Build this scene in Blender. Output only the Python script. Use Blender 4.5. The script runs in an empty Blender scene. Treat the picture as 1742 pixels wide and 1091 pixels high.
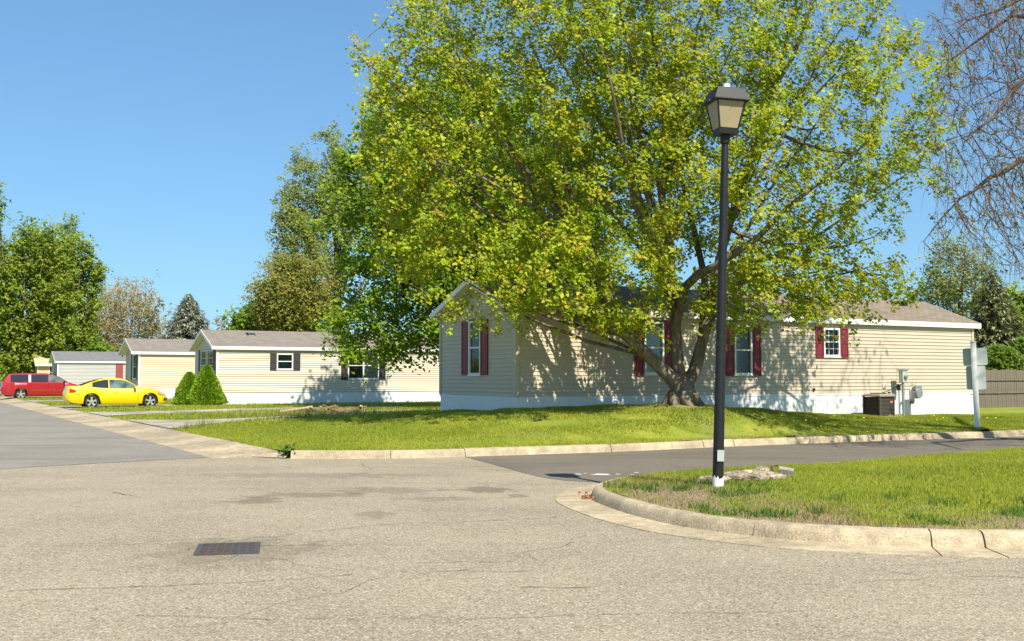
import bpy, bmesh, math, random
import numpy as np
from mathutils import Vector, Matrix
from mathutils.geometry import delaunay_2d_cdt

random.seed(7); rng = np.random.default_rng(11)
S = bpy.context.scene
COL = S.collection
PI = math.pi

# ------------------------------------------------------------------ camera, sky, sun, exposure
cam = bpy.data.cameras.new("camera"); camo = bpy.data.objects.new("camera", cam); COL.objects.link(camo)
cam.sensor_width = 36.0; cam.lens = 1800.0 / 1742.0 * 36.0; cam.clip_start = 0.1; cam.clip_end = 4000
camo.location = (0, 0, 1.6); camo.rotation_euler = (PI / 2 + math.atan(94.5 / 1800), 0, 0)
S.camera = camo

SUN_EL = math.radians(50); SUN_H = Vector((0.452, -0.892, 0)).normalized()
W = bpy.data.worlds.new("World"); S.world = W; W.use_nodes = True
wn = W.node_tree.nodes; wl = W.node_tree.links
sky = wn.new("ShaderNodeTexSky"); sky.sky_type = 'NISHITA'; sky.sun_disc = False
sky.sun_elevation = SUN_EL; sky.sun_rotation = math.atan2(SUN_H.x, SUN_H.y)
sky.air_density = 1.0; sky.dust_density = 0.6; sky.ozone_density = 2.2; sky.altitude = 200
bg = wn["Background"]; bg.inputs[1].default_value = 0.13
sgm = wn.new("ShaderNodeGamma"); sgm.inputs[1].default_value = 0.63; wl.new(sky.outputs[0], sgm.inputs[0])   # even out the sky's range
stn = wn.new("ShaderNodeMix"); stn.data_type = 'RGBA'; stn.blend_type = 'MULTIPLY'; stn.inputs[0].default_value = 1; stn.inputs[7].default_value = (0.67, 1.07, 1.396, 1)
wl.new(sgm.outputs[0], stn.inputs[6]); wl.new(stn.outputs[2], bg.inputs[0])
sun = bpy.data.lights.new("sun", 'SUN'); sun.energy = 4.9; sun.angle = math.radians(0.5); sun.color = (1.0, 0.93, 0.79)
suno = bpy.data.objects.new("sun", sun); COL.objects.link(suno)
sd = Vector((SUN_H.x * math.cos(SUN_EL), SUN_H.y * math.cos(SUN_EL), math.sin(SUN_EL)))
suno.rotation_euler = sd.to_track_quat('Z', 'Y').to_euler(); suno.location = (20, -30, 40)
vs = S.view_settings; vs.view_transform = 'Standard'; vs.look = 'None'; vs.gamma = 1; vs.use_curve_mapping = False
vs.exposure = 0.7
try:
    S.cycles.max_bounces = 6; S.cycles.transparent_max_bounces = 12; S.cycles.use_denoising = True
except Exception: pass

# ------------------------------------------------------------------ helpers
def tag(o, label=None, cat=None, group=None, kind=None):
    if label: o['label'] = label
    if cat: o['category'] = cat
    if group: o['group'] = group
    if kind: o['kind'] = kind
    return o

def empty(name, loc=(0, 0, 0), rz=0, parent=None):
    o = bpy.data.objects.new(name, None); COL.objects.link(o); o.location = loc; o.rotation_euler = (0, 0, rz)
    o.empty_display_size = 0.2
    if parent: o.parent = parent
    return o

def link(name, me, parent=None, loc=None, rz=None):
    o = bpy.data.objects.new(name, me); COL.objects.link(o)
    if parent: o.parent = parent
    if loc is not None: o.location = loc
    if rz is not None: o.rotation_euler = (0, 0, rz)
    return o

def copy_tree(o, parent=None):
    c = o.copy(); COL.objects.link(c)
    if parent: c.parent = parent
    for ch in list(o.children): copy_tree(ch, c)
    return c

class MB:
    def __init__(s): s.v = []; s.f = []; s.m = []; s.cur = 0
    def add(s, vs_, fs_):
        b = len(s.v); s.v += [tuple(p) for p in vs_]; s.f += [tuple(b + i for i in q) for q in fs_]; s.m += [s.cur] * len(fs_)
        return s
    def box(s, x0, x1, y0, y1, z0, z1):
        return s.add([(x0,y0,z0),(x1,y0,z0),(x1,y1,z0),(x0,y1,z0),(x0,y0,z1),(x1,y0,z1),(x1,y1,z1),(x0,y1,z1)],
                     [(3,2,1,0),(4,5,6,7),(0,1,5,4),(1,2,6,5),(2,3,7,6),(3,0,4,7)])
    def loft(s, rings, cap=True, closed=True):
        n = len(rings[0]); vs_ = [p for r in rings for p in r]; fs_ = []
        for i in range(len(rings) - 1):
            for j in range(n if closed else n - 1):
                k = (j + 1) % n
                fs_.append((i*n+j, i*n+k, (i+1)*n+k, (i+1)*n+j))
        if cap and closed:
            fs_.append(tuple(range(n - 1, -1, -1))); fs_.append(tuple((len(rings)-1)*n + j for j in range(n)))
        return s.add(vs_, fs_)
    def lathe(s, prof, n=16, c=(0, 0, 0), cap=True):
        return s.loft([[(c[0]+r*math.cos(2*PI*j/n), c[1]+r*math.sin(2*PI*j/n), c[2]+z) for j in range(n)] for r, z in prof], cap)
    def tube(s, pts, rs, n=6):
        pts = [Vector(p) for p in pts]
        if not hasattr(rs, '__len__'): rs = [rs] * len(pts)
        rings = []; ref = None
        for i, p in enumerate(pts):
            d = (pts[min(i+1, len(pts)-1)] - pts[max(i-1, 0)]).normalized()
            if ref is None: ref = d.orthogonal().normalized()
            ref = (ref - d * ref.dot(d)); ref = ref.normalized() if ref.length > 1e-6 else d.orthogonal().normalized()
            b = d.cross(ref)
            rings.append([tuple(p + (ref*math.cos(2*PI*j/n) + b*math.sin(2*PI*j/n)) * rs[i]) for j in range(n)])
        return s.loft(rings)
    def prism(s, poly, axis, a, b):   # polygon in the two other axes extruded along axis
        def P(q, t):
            return {'x': (t, q[0], q[1]), 'y': (q[0], t, q[1]), 'z': (q[0], q[1], t)}[axis]
        n = len(poly)
        return s.add([P(q, a) for q in poly] + [P(q, b) for q in poly],
                     [tuple(range(n-1, -1, -1)), tuple(range(n, 2*n))] + [(j, (j+1) % n, n+(j+1) % n, n+j) for j in range(n)])
    def mesh(s, name, mats, smooth=False):
        me = bpy.data.meshes.new(name); me.from_pydata(s.v, [], s.f)
        for m in (mats if isinstance(mats, (list, tuple)) else [mats]): me.materials.append(m)
        if any(s.m): me.polygons.foreach_set('material_index', s.m)
        bm = bmesh.new(); bm.from_mesh(me); bmesh.ops.recalc_face_normals(bm, faces=bm.faces); bm.to_mesh(me); bm.free()
        if smooth:
            me.polygons.foreach_set('use_smooth', [True] * len(me.polygons))
            try: me.set_sharp_from_angle(angle=math.radians(smooth if smooth > 1 else 40))
            except Exception: pass
        me.update(); return me
    def build(s, name, mats, parent=None, loc=None, rz=None, smooth=False):
        return link(name, s.mesh(name, mats, smooth), parent, loc, rz)

def tri_mesh(name, verts, faces, mat, cols=None):
    """numpy verts (n,3), faces (m,k) all the same k"""
    me = bpy.data.meshes.new(name); k = faces.shape[1]
    me.vertices.add(len(verts)); me.vertices.foreach_set('co', verts.astype(np.float32).ravel())
    me.loops.add(faces.size); me.loops.foreach_set('vertex_index', faces.astype(np.int32).ravel())
    me.polygons.add(len(faces)); me.polygons.foreach_set('loop_start', np.arange(0, faces.size, k, dtype=np.int32))
    me.update(calc_edges=True)
    if cols is not None:
        a = me.color_attributes.new('tint', 'FLOAT_COLOR', 'POINT')
        c4 = np.ones((len(verts), 4), np.float32); c4[:, :3] = cols; a.data.foreach_set('color', c4.ravel())
    me.materials.append(mat); return me

# ------------------------------------------------------------------ materials
def mat(name, col, rough=0.7, metal=0.0, col2=None, scale=6.0, detail=4, bump=0.0, bscale=None, spec=0.35, coat=0.0, stretch=None, speck=None):
    m = bpy.data.materials.new(name); m.use_nodes = True; nt = m.node_tree; b = nt.nodes['Principled BSDF']
    b.inputs['Roughness'].default_value = rough; b.inputs['Metallic'].default_value = metal
    b.inputs['Specular IOR Level'].default_value = spec
    if coat: b.inputs['Coat Weight'].default_value = coat; b.inputs['Coat Roughness'].default_value = 0.06
    c2 = col2 or tuple(c * 0.82 for c in col)
    tc = nt.nodes.new('ShaderNodeTexCoord'); src = tc.outputs['Object']
    if stretch:
        mp = nt.nodes.new('ShaderNodeMapping'); mp.inputs['Scale'].default_value = stretch; nt.links.new(src, mp.inputs[0]); src = mp.outputs[0]
    n = nt.nodes.new('ShaderNodeTexNoise'); n.inputs['Scale'].default_value = scale; n.inputs['Detail'].default_value = detail
    nt.links.new(src, n.inputs['Vector'])
    r = nt.nodes.new('ShaderNodeValToRGB'); r.color_ramp.elements[0].position = 0.3; r.color_ramp.elements[1].position = 0.7
    r.color_ramp.elements[0].color = (*c2, 1); r.color_ramp.elements[1].color = (*col, 1)
    nt.links.new(n.outputs[0], r.inputs[0]); csock = r.outputs[0]
    if speck:
        for sc_, am_ in speck:
            n3 = nt.nodes.new('ShaderNodeTexNoise'); n3.inputs['Scale'].default_value = sc_; n3.inputs['Detail'].default_value = 6; nt.links.new(src, n3.inputs['Vector'])
            csock = mixc(nt, am_, csock, mixc(nt, smooth_step(nt, n3.outputs[0], 0.3, 0.7), (0.12,)*3, (0.8,)*3), 'OVERLAY')
    nt.links.new(csock, b.inputs['Base Color'])
    if bump:
        n2 = nt.nodes.new('ShaderNodeTexNoise'); n2.inputs['Scale'].default_value = bscale or scale * 8; n2.inputs['Detail'].default_value = 5
        nt.links.new(src, n2.inputs['Vector'])
        bp = nt.nodes.new('ShaderNodeBump'); bp.inputs['Strength'].default_value = bump; bp.inputs['Distance'].default_value = 0.02
        nt.links.new(n2.outputs[0], bp.inputs['Height']); nt.links.new(bp.outputs[0], b.inputs['Normal'])
    return m

def leaf_mat(name, trans=0.4, rough=0.5):
    m = bpy.data.materials.new(name); m.use_nodes = True; nt = m.node_tree; b = nt.nodes['Principled BSDF']
    at = nt.nodes.new('ShaderNodeAttribute'); at.attribute_name = 'tint'
    nt.links.new(at.outputs['Color'], b.inputs['Base Color']); b.inputs['Roughness'].default_value = rough; b.inputs['Specular IOR Level'].default_value = 0.3
    t = nt.nodes.new('ShaderNodeBsdfTranslucent'); mx = nt.nodes.new('ShaderNodeMixShader'); mx.inputs[0].default_value = trans
    nt.links.new(at.outputs['Color'], t.inputs[0]); nt.links.new(b.outputs[0], mx.inputs[1]); nt.links.new(t.outputs[0], mx.inputs[2])
    nt.links.new(mx.outputs[0], nt.nodes['Material Output'].inputs[0])
    return m

def node(nt, typ, **kw):
    n = nt.nodes.new(typ)
    for k, v in kw.items():
        if k in n.inputs: n.inputs[k].default_value = v
        else: setattr(n, k, v)
    return n

def mixc(nt, fac, a, b, mode='MIX'):
    n = nt.nodes.new('ShaderNodeMix'); n.data_type = 'RGBA'; n.blend_type = mode
    for sock, val in ((n.inputs[0], fac), (n.inputs[6], a), (n.inputs[7], b)):
        if hasattr(val, 'is_linked'): nt.links.new(val, sock)
        elif isinstance(val, tuple): sock.default_value = (*val, 1)
        else: sock.default_value = val
    return n.outputs[2]

def mth(nt, op, a, b=None, c=None):
    n = nt.nodes.new('ShaderNodeMath'); n.operation = op
    for i, v in enumerate((a, b, c)):
        if v is None: continue
        if hasattr(v, 'is_linked'): nt.links.new(v, n.inputs[i])
        else: n.inputs[i].default_value = v
    return n.outputs[0]

def smooth_step(nt, v, a, b):
    n = nt.nodes.new('ShaderNodeMapRange'); n.interpolation_type = 'SMOOTHSTEP'
    n.inputs[1].default_value = a; n.inputs[2].default_value = b; nt.links.new(v, n.inputs[0]); return n.outputs[0]

def asphalt(name, light, dark, stone, stains=(), speck=0.55, streak=0.35):
    m = bpy.data.materials.new(name); m.use_nodes = True; nt = m.node_tree; b = nt.nodes['Principled BSDF']
    g = nt.nodes.new('ShaderNodeNewGeometry'); pos = g.outputs['Position']
    big = node(nt, 'ShaderNodeTexNoise', Scale=0.45, Detail=6.0, Roughness=0.6); nt.links.new(pos, big.inputs['Vector'])
    base = mixc(nt, smooth_step(nt, big.outputs[0], 0.32, 0.68), dark, light)
    mp = node(nt, 'ShaderNodeMapping'); mp.inputs['Scale'].default_value = (0.16, 1.3, 1); mp.inputs['Rotation'].default_value = (0, 0, math.radians(-8)); nt.links.new(pos, mp.inputs[0])
    st = node(nt, 'ShaderNodeTexNoise', Scale=1.0, Detail=5.0); nt.links.new(mp.outputs[0], st.inputs['Vector'])
    base = mixc(nt, mth(nt, 'MULTIPLY', smooth_step(nt, st.outputs[0], 0.52, 0.72), streak), base, tuple(c * 0.62 for c in dark))
    vo = node(nt, 'ShaderNodeTexVoronoi', Scale=75.0); nt.links.new(pos, vo.inputs['Vector'])
    sep = nt.nodes.new('ShaderNodeSeparateColor'); nt.links.new(vo.outputs['Color'], sep.inputs[0])
    base = mixc(nt, mth(nt, 'MULTIPLY', smooth_step(nt, sep.outputs[0], 0.62, 0.95), speck), base, stone)
    base = mixc(nt, mth(nt, 'MULTIPLY', smooth_step(nt, sep.outputs[1], 0.6, 0.95), speck * 1.05), base, tuple(c * 0.28 for c in dark))
    nz = node(nt, 'ShaderNodeTexNoise', Scale=160.0, Detail=2.0); nt.links.new(pos, nz.inputs['Vector'])
    base = mixc(nt, 0.55, base, mixc(nt, nz.outputs[0], (0.25,)*3, (0.75,)*3), 'OVERLAY')
    for (x, y, rx, ry, amt) in stains:
        m2 = node(nt, 'ShaderNodeMapping'); m2.inputs['Location'].default_value = (-x / rx, -y / ry, 0); m2.inputs['Scale'].default_value = (1 / rx, 1 / ry, 0)
        nt.links.new(pos, m2.inputs[0])
        ln = nt.nodes.new('ShaderNodeVectorMath'); ln.operation = 'LENGTH'; nt.links.new(m2.outputs[0], ln.inputs[0])
        n3 = node(nt, 'ShaderNodeTexNoise', Scale=3.5, Detail=5.0); nt.links.new(pos, n3.inputs['Vector'])
        v = mth(nt, 'ADD', ln.outputs['Value'], mth(nt, 'MULTIPLY', mth(nt, 'SUBTRACT', n3.outputs[0], 0.5), 2.2))
        base = mixc(nt, mth(nt, 'MULTIPLY', mth(nt, 'SUBTRACT', 1.0, smooth_step(nt, v, 0.55, 1.0)), amt), base, tuple(c * 0.42 for c in dark))
    nt.links.new(base, b.inputs['Base Color']); b.inputs['Roughness'].default_value = 0.9; b.inputs['Specular IOR Level'].default_value = 0.2
    bp = nt.nodes.new('ShaderNodeBump'); bp.inputs['Strength'].default_value = 0.7; bp.inputs['Distance'].default_value = 0.006
    nt.links.new(vo.outputs['Distance'], bp.inputs['Height']); nt.links.new(bp.outputs[0], b.inputs['Normal'])
    return m

def shingle(name, a, b_):
    m = bpy.data.materials.new(name); m.use_nodes = True; nt = m.node_tree; b = nt.nodes['Principled BSDF']
    tc = nt.nodes.new('ShaderNodeTexCoord')
    br = node(nt, 'ShaderNodeTexBrick', Scale=1.0); br.inputs['Brick Width'].default_value = 0.32; br.inputs['Row Height'].default_value = 0.14; br.inputs['Mortar Size'].default_value = 0.008
    br.inputs['Color1'].default_value = (*a, 1); br.inputs['Color2'].default_value = (*b_, 1); br.inputs['Mortar'].default_value = (*(c * 0.4 for c in a), 1)
    nt.links.new(tc.outputs['Object'], br.inputs[0])
    nz = node(nt, 'ShaderNodeTexNoise', Scale=2.0, Detail=6.0); nt.links.new(tc.outputs['Object'], nz.inputs['Vector'])
    c = mixc(nt, 0.5, br.outputs[0], mixc(nt, nz.outputs[0], (0.3,)*3, (0.7,)*3), 'OVERLAY')
    nt.links.new(c, b.inputs['Base Color']); b.inputs['Roughness'].default_value = 0.92; b.inputs['Specular IOR Level'].default_value = 0.15
    return m

def lawn_mat(name, bare):
    m = bpy.data.materials.new(name); m.use_nodes = True; nt = m.node_tree; b = nt.nodes['Principled BSDF']
    g = nt.nodes.new('ShaderNodeNewGeometry'); pos = g.outputs['Position']
    n1 = node(nt, 'ShaderNodeTexNoise', Scale=0.8, Detail=6.0); nt.links.new(pos, n1.inputs['Vector'])
    n2 = node(nt, 'ShaderNodeTexNoise', Scale=14.0, Detail=5.0); nt.links.new(pos, n2.inputs['Vector'])
    c = mixc(nt, smooth_step(nt, n1.outputs[0], 0.35, 0.65), (0.17, 0.22, 0.028), (0.27, 0.28, 0.04))
    c = mixc(nt, mth(nt, 'MULTIPLY', smooth_step(nt, n2.outputs[0], 0.45, 0.75), 0.5), c, (0.10, 0.135, 0.02))
    at = nt.nodes.new('ShaderNodeAttribute'); at.attribute_name = 'tint'
    soil = mixc(nt, n2.outputs[0], (0.16, 0.11, 0.07), (0.34, 0.26, 0.17))
    if bare:
        sp = nt.nodes.new('ShaderNodeSeparateColor'); nt.links.new(at.outputs['Color'], sp.inputs[0])
        c = mixc(nt, sp.outputs[0], c, soil)
    nt.links.new(c, b.inputs['Base Color']); b.inputs['Roughness'].default_value = 0.95; b.inputs['Specular IOR Level'].default_value = 0.1
    return m

def glass_mat(name, tint=(0.75, 0.8, 0.8), alpha=0.35):
    m = bpy.data.materials.new(name); m.use_nodes = True; nt = m.node_tree
    nt.nodes.remove(nt.nodes['Principled BSDF'])
    t = node(nt, 'ShaderNodeBsdfTransparent'); t.inputs[0].default_value = (*tint, 1)
    gl = node(nt, 'ShaderNodeBsdfGlossy'); gl.inputs['Roughness'].default_value = 0.03; gl.inputs[0].default_value = (1, 1, 1, 1)
    fr = node(nt, 'ShaderNodeFresnel', IOR=1.5); mx = nt.nodes.new('ShaderNodeMixShader')
    nt.links.new(mth(nt, 'MULTIPLY_ADD', fr.outputs[0], 1.0, 0.0), mx.inputs[0]); nt.links.new(t.outputs[0], mx.inputs[1]); nt.links.new(gl.outputs[0], mx.inputs[2])
    nt.links.new(mx.outputs[0], nt.nodes['Material Output'].inputs[0]); return m

M = {}
M['pave'] = mat('pavement_concrete', (0.43, 0.355, 0.245), 0.9, col2=(0.34, 0.28, 0.195), scale=1.2, detail=8, bump=0.4, bscale=45, spec=0.1, speck=[(0.5, .3), (9, .25), (50, .3)])
M['rubble'] = mat('broken_concrete', (0.40, 0.33, 0.24), 0.95, col2=(0.2, 0.16, 0.115), scale=6, detail=9, bump=1.0, bscale=30, spec=0.05, speck=[(18, .5), (70, .5)])
M['road'] = asphalt('worn_pale_asphalt', (0.33, 0.276, 0.188), (0.265, 0.221, 0.152), (0.56, 0.52, 0.44),
    [(-3.3, 13.75, .42, .5, .55), (-2.7, 14.4, .9, .35, .45), (-0.35, 15.0, .45, .5, .6), (-0.95, 13.9, .8, .3, .35), (-1.6, 12.3, .25, .4, .35), (-1.7, 14.9, .9, .5, .4), (0.05, 14.2, .18, .25, .5), (-2.6, 9.8, .9, .9, .35), (-3.3, 17.2, 2.4, .5, .35)])
M['street'] = asphalt('grey_asphalt', (0.265, 0.24, 0.205), (0.215, 0.195, 0.165), (0.32, 0.3, 0.27), [(-11, 19, 1.5, 1.2, .3)], 0.3, 0.5)
M['side'] = asphalt('dark_asphalt', (0.17, 0.145, 0.115), (0.14, 0.12, 0.094), (0.26, 0.24, 0.2), [], 0.3, 0.5)
M['concrete'] = mat('concrete_tan', (0.48, 0.395, 0.265), 0.9, col2=(0.36, 0.29, 0.195), scale=2.2, detail=8, bump=0.5, bscale=45, spec=0.1, speck=[(0.7, .2), (7, .2), (55, .3)])
M['concrete_grey'] = mat('concrete_grey', (0.40, 0.36, 0.29), 0.9, col2=(0.3, 0.27, 0.21), scale=1.5, detail=8, bump=0.4, bscale=50, spec=0.15, speck=[(0.6, .4), (30, .35)])
M['dark_dirt'] = mat('crack_dirt', (0.09, 0.075, 0.05), 1, col2=(0.13, 0.11, 0.075), scale=20)
M['dirt'] = mat('soil', (0.26, 0.19, 0.12), 1, col2=(0.16, 0.12, 0.08), scale=9, bump=0.6)
M['lawn'] = lawn_mat('lawn_ground', True); M['far_ground'] = lawn_mat('far_grass_ground', False)
M['blade'] = leaf_mat('grass_blade', 0.45, 0.6); M['leaf'] = leaf_mat('tree_leaf', 0.55, 0.5); M['needle'] = leaf_mat('needle_leaf', 0.15, 0.6)
M['bark'] = mat('maple_bark', (0.235, 0.19, 0.14), 0.95, col2=(0.095, 0.075, 0.055), scale=5, detail=8, bump=1.0, bscale=22, spec=0.1, stretch=(1.6, 1.6, 0.35))
M['bark_dark'] = mat('dark_bark', (0.14, 0.10, 0.085), 0.95, col2=(0.07, 0.05, 0.045), scale=6, bump=0.6, spec=0.1)
M['bark_pale'] = mat('pale_bark', (0.50, 0.40, 0.26), 0.95, col2=(0.34, 0.26, 0.17), scale=3, spec=0.1)
M['white'] = mat('white_vinyl', (0.80, 0.80, 0.78), 0.5, col2=(0.74, 0.74, 0.72), scale=1.5)
M['skirt'] = mat('white_skirting', (0.78, 0.79, 0.80), 0.55, col2=(0.70, 0.71, 0.71), scale=1.2)
M['core'] = mat('wall_sheathing', (0.2, 0.18, 0.15), 0.9)
M['tan'] = mat('tan_vinyl', (0.53, 0.45, 0.345), 0.5, col2=(0.495, 0.42, 0.32), scale=0.8)
M['cream'] = mat('cream_vinyl', (0.645, 0.575, 0.44), 0.5, col2=(0.615, 0.55, 0.42), scale=0.6)
M['peach'] = mat('peach_vinyl', (0.62, 0.50, 0.345), 0.5, col2=(0.595, 0.48, 0.33), scale=0.6)
M['grey_vinyl'] = mat('grey_vinyl', (0.42, 0.41, 0.395), 0.5, col2=(0.395, 0.385, 0.37), scale=0.6)
M['ochre'] = mat('ochre_panel', (0.62, 0.46, 0.26), 0.6)
M['roof_brown'] = shingle('brown_shingle', (0.20, 0.16, 0.12), (0.25, 0.20, 0.155)); M['roof_grey'] = shingle('grey_shingle', (0.20, 0.175, 0.15), (0.24, 0.21, 0.185))
M['roof_slate'] = shingle('slate_shingle', (0.16, 0.16, 0.165), (0.19, 0.19, 0.195)); M['roof_tan'] = shingle('tan_shingle', (0.5, 0.4, 0.24), (0.55, 0.45, 0.28))
M['maroon'] = mat('maroon_shutter', (0.205, 0.030, 0.040), 0.5, col2=(0.175, 0.024, 0.034), scale=3)
M['char'] = mat('charcoal_shutter', (0.055, 0.05, 0.045), 0.55); M['red_door'] = mat('red_panel', (0.30, 0.075, 0.07), 0.6)
M['glass'] = glass_mat('window_glass'); M['curtain_reflection'] = mat('curtain_reflection', (0.26, 0.31, 0.22), 0.9, col2=(0.13, 0.17, 0.11), scale=10, stretch=(4, 4, 0.2)); M['room'] = mat('dark_room', (0.05, 0.055, 0.05), 0.9)  # curtain green-grey is the upper panes' reflection put into its colour
M['dark_fill'] = mat('dark_backing', (0.05, 0.055, 0.05), 0.7)
M['black'] = mat('black_paint', (0.012, 0.012, 0.013), 0.5, col2=(0.017, 0.017, 0.018), scale=8, spec=0.3)
M['lamp_pane'] = mat('frosted_lamp_pane', (0.33, 0.275, 0.15), 0.55, col2=(0.29, 0.24, 0.135), scale=3)
M['steel'] = mat('galvanised_steel', (0.42, 0.43, 0.44), 0.45, 0.6, scale=8); M['sign_back'] = mat('sign_aluminium', (0.50, 0.54, 0.52), 0.5, 0.25, col2=(0.42, 0.46, 0.44), scale=3)
M['iron'] = mat('cast_iron', (0.075, 0.077, 0.09), 0.6, 0.2, col2=(0.10, 0.068, 0.048), scale=9)
M['fence'] = mat('weathered_board', (0.20, 0.165, 0.125), 0.95, col2=(0.11, 0.09, 0.07), scale=4, stretch=(5, 5, 0.5))
M['ac'] = mat('brown_steel_case', (0.085, 0.07, 0.058), 0.6); M['ac_lid'] = mat('ac_lid', (0.30, 0.235, 0.165), 0.6)
M['orange'] = mat('orange_label', (0.7, 0.2, 0.1), 0.5)
M['rubber'] = mat('tyre_rubber', (0.022, 0.02, 0.02), 0.85); M['dark'] = mat('dark_plastic', (0.012, 0.012, 0.013), 0.6)
M['alloy'] = mat('alloy_rim', (0.72, 0.72, 0.72), 0.3, 0.7); M['yellow'] = mat('yellow_car_paint', (0.80, 0.53, 0.004), 0.32, col2=(0.78, 0.51, 0.004), coat=0.8)
M['red'] = mat('red_car_paint', (0.34, 0.012, 0.016), 0.3, col2=(0.32, 0.012, 0.016), coat=0.8); M['blue'] = mat('blue_car_paint', (0.02, 0.08, 0.25), 0.3, coat=0.8)
M['car_glass'] = mat('car_glass', (0.02, 0.024, 0.024), 0.06, spec=0.9, col2=(0.018, 0.02, 0.02)); M['car_glass_clear'] = mat('clear_car_glass', (0.17, 0.24, 0.21), 0.08, spec=0.8, col2=(0.03, 0.05, 0.045), scale=2.2)
M['tail'] = mat('tail_lamp', (0.5, 0.01, 0.012), 0.15, coat=1.0); M['head'] = mat('head_lamp', (0.55, 0.36, 0.22), 0.15, coat=1.0); M['chrome'] = mat('chrome', (0.7, 0.7, 0.7), 0.15, 1.0)
M['wood'] = mat('old_wood', (0.28, 0.18, 0.10), 0.95, col2=(0.14, 0.09, 0.05), scale=5); M['rust'] = mat('dry_leaf', (0.42, 0.2, 0.08), 0.9)
M['paint'] = mat('white_paint', (0.8, 0.8, 0.78), 0.7)

# ------------------------------------------------------------------ paths and ground functions
Ld = np.array([math.cos(PI/6), 0.5]); Gd = np.array([-0.5, math.cos(PI/6)]); C0 = np.array([-4.43, 20.9])
def UV(u, v): return C0 + u * Ld + v * Gd

def resample(pts, step):
    P = np.array(pts, float); P = np.vstack([2*P[0]-P[1], P, 2*P[-1]-P[-2]]); out = []
    for i in range(1, len(P) - 2):
        a, b, c, d = P[i-1], P[i], P[i+1], P[i+2]; n = max(2, int(np.linalg.norm(c-b) / step * 4))
        for t in np.linspace(0, 1, n, endpoint=False):
            out.append(0.5*((2*b)+(-a+c)*t+(2*a-5*b+4*c-d)*t*t+(-a+3*b-3*c+d)*t**3))
    out.append(P[-2]); out = np.array(out); s = np.r_[0, np.cumsum(np.linalg.norm(np.diff(out, axis=0), axis=1))]
    t = np.arange(0, s[-1], step); return np.c_[np.interp(t, s, out[:, 0]), np.interp(t, s, out[:, 1])]

def offset(P, d):
    t = np.gradient(P, axis=0); t /= np.linalg.norm(t, axis=1)[:, None]; return P + d * np.c_[-t[:, 1], t[:, 0]]

ISL = resample([(46, 44), (30, 34), (16, 25.6), (10.3, 21.6), (7.6, 19.6), (5.0, 17.7), (3.5, 16.9), (2.3, 16.1), (1.5, 15.3), (1.10, 14.4), (1.03, 13.6), (1.2, 12.75), (1.45, 11.95),
                (1.82, 11.2), (2.37, 10.6), (2.88, 10.23), (3.85, 9.93), (4.73, 9.87), (8, 9.9), (16, 10.2), (46, 11)], 0.12)
FARK = resample([(-4.3, 20.62), (-2.62, 20.62), (-0.95, 21.1), (2.14, 22.45), (4.06, 23.6), (5.09, 24.2), (8.43, 25.9), (13.42, 28.1), (20, 31.2), (34, 39), (46, 47)], 0.15)

def in_poly(P, poly):
    x, y = P[:, 0], P[:, 1]; ins = np.zeros(len(P), bool); n = len(poly)
    for i in range(n):
        x1, y1 = poly[i]; x2, y2 = poly[(i+1) % n]
        if y1 == y2: continue
        c = ((y1 > y) != (y2 > y)) & (x < (x2-x1)*(y-y1)/(y2-y1)+x1); ins ^= c
    return ins

def poly_dist(P, poly, closed=True):
    d = np.full(len(P), 1e9); n = len(poly)
    for i in range(n if closed else n-1):
        a = poly[i]; b = poly[(i+1) % n]; ab = b-a; L2 = ab@ab
        if L2 < 1e-9: continue
        t = np.clip(((P-a)@ab)/L2, 0, 1); q = P - a - t[:, None]*ab; d = np.minimum(d, np.sqrt((q*q).sum(1)))
    return d

def shepard(ctrl, p=3.2):
    C = np.array(ctrl, float)
    def f(P):
        P = np.atleast_2d(P); out = np.empty(len(P))
        for s in range(0, len(P), 50000):
            q = P[s:s+50000]; d2 = ((q[:, None, :] - C[None, :, :2])**2).sum(2) + 0.05; w = d2**(-p/2)
            out[s:s+50000] = (w*C[:, 2]).sum(1)/w.sum(1)
        return out
    return f

lawn_edge = offset(FARK, 0.17)
_c = [(q[0], q[1], 0.155) for q in lawn_edge[::7]]
for v in np.arange(0.3, 150, 2.2 if True else 1): q = UV(0, v); _c.append((q[0], q[1], 0.09))
for (x, y, z) in [(4.39, 27.4, .96), (3.9, 27.2, .86), (5.0, 27.2, .84), (4.4, 26.7, .8), (3.3, 26.9, .74), (5.8, 27.6, .72), (.11, 27.7, .74), (1.3, 28.3, .76), (2.6, 29.1, .8), (-1.2, 29.6, .64), (-2.2, 31.7, .5), (-1.0, 27.5, .62), (.5, 26.4, .66), (2, 26.4, .68),
                  (6.6, 30.6, .66), (8.2, 32, .5), (10, 33.2, .38), (12, 34.2, .32), (14.2, 35.4, .3), (16, 36.6, .27), (12.3, 28.1, .24), (10, 29.5, .3), (8, 28.4, .42), (14, 31, .27), (18, 35, .26), (22, 40, .25), (-3, 29, .42), (-4.5, 28, .3), (-3, 24.5, .3), (-1.5, 23.5, .3), (1, 24.4, .42), (3, 25, .55), (6.5, 26.6, .5), (-5, 33, .25), (-2, 36, .25), (4, 38, .3)]:
    _c.append((x, y, z))
for u in (3, 7, 12, 18, 26):
    for v in (20, 26, 32, 36, 44, 50, 56, 70, 90, 110, 140): q = UV(u, v); _c.append((q[0], q[1], .13 if u < 5 else .2 if v < 30 else .12))
for (u, v) in [(40, 12), (50, 30), (40, 60), (70, 60), (60, 120)]: q = UV(u, v); _c.append((q[0], q[1], .25))
zl = shepard(_c)
def ZL(x, y): return float(zl(np.array([[x, y]]))[0])
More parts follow.
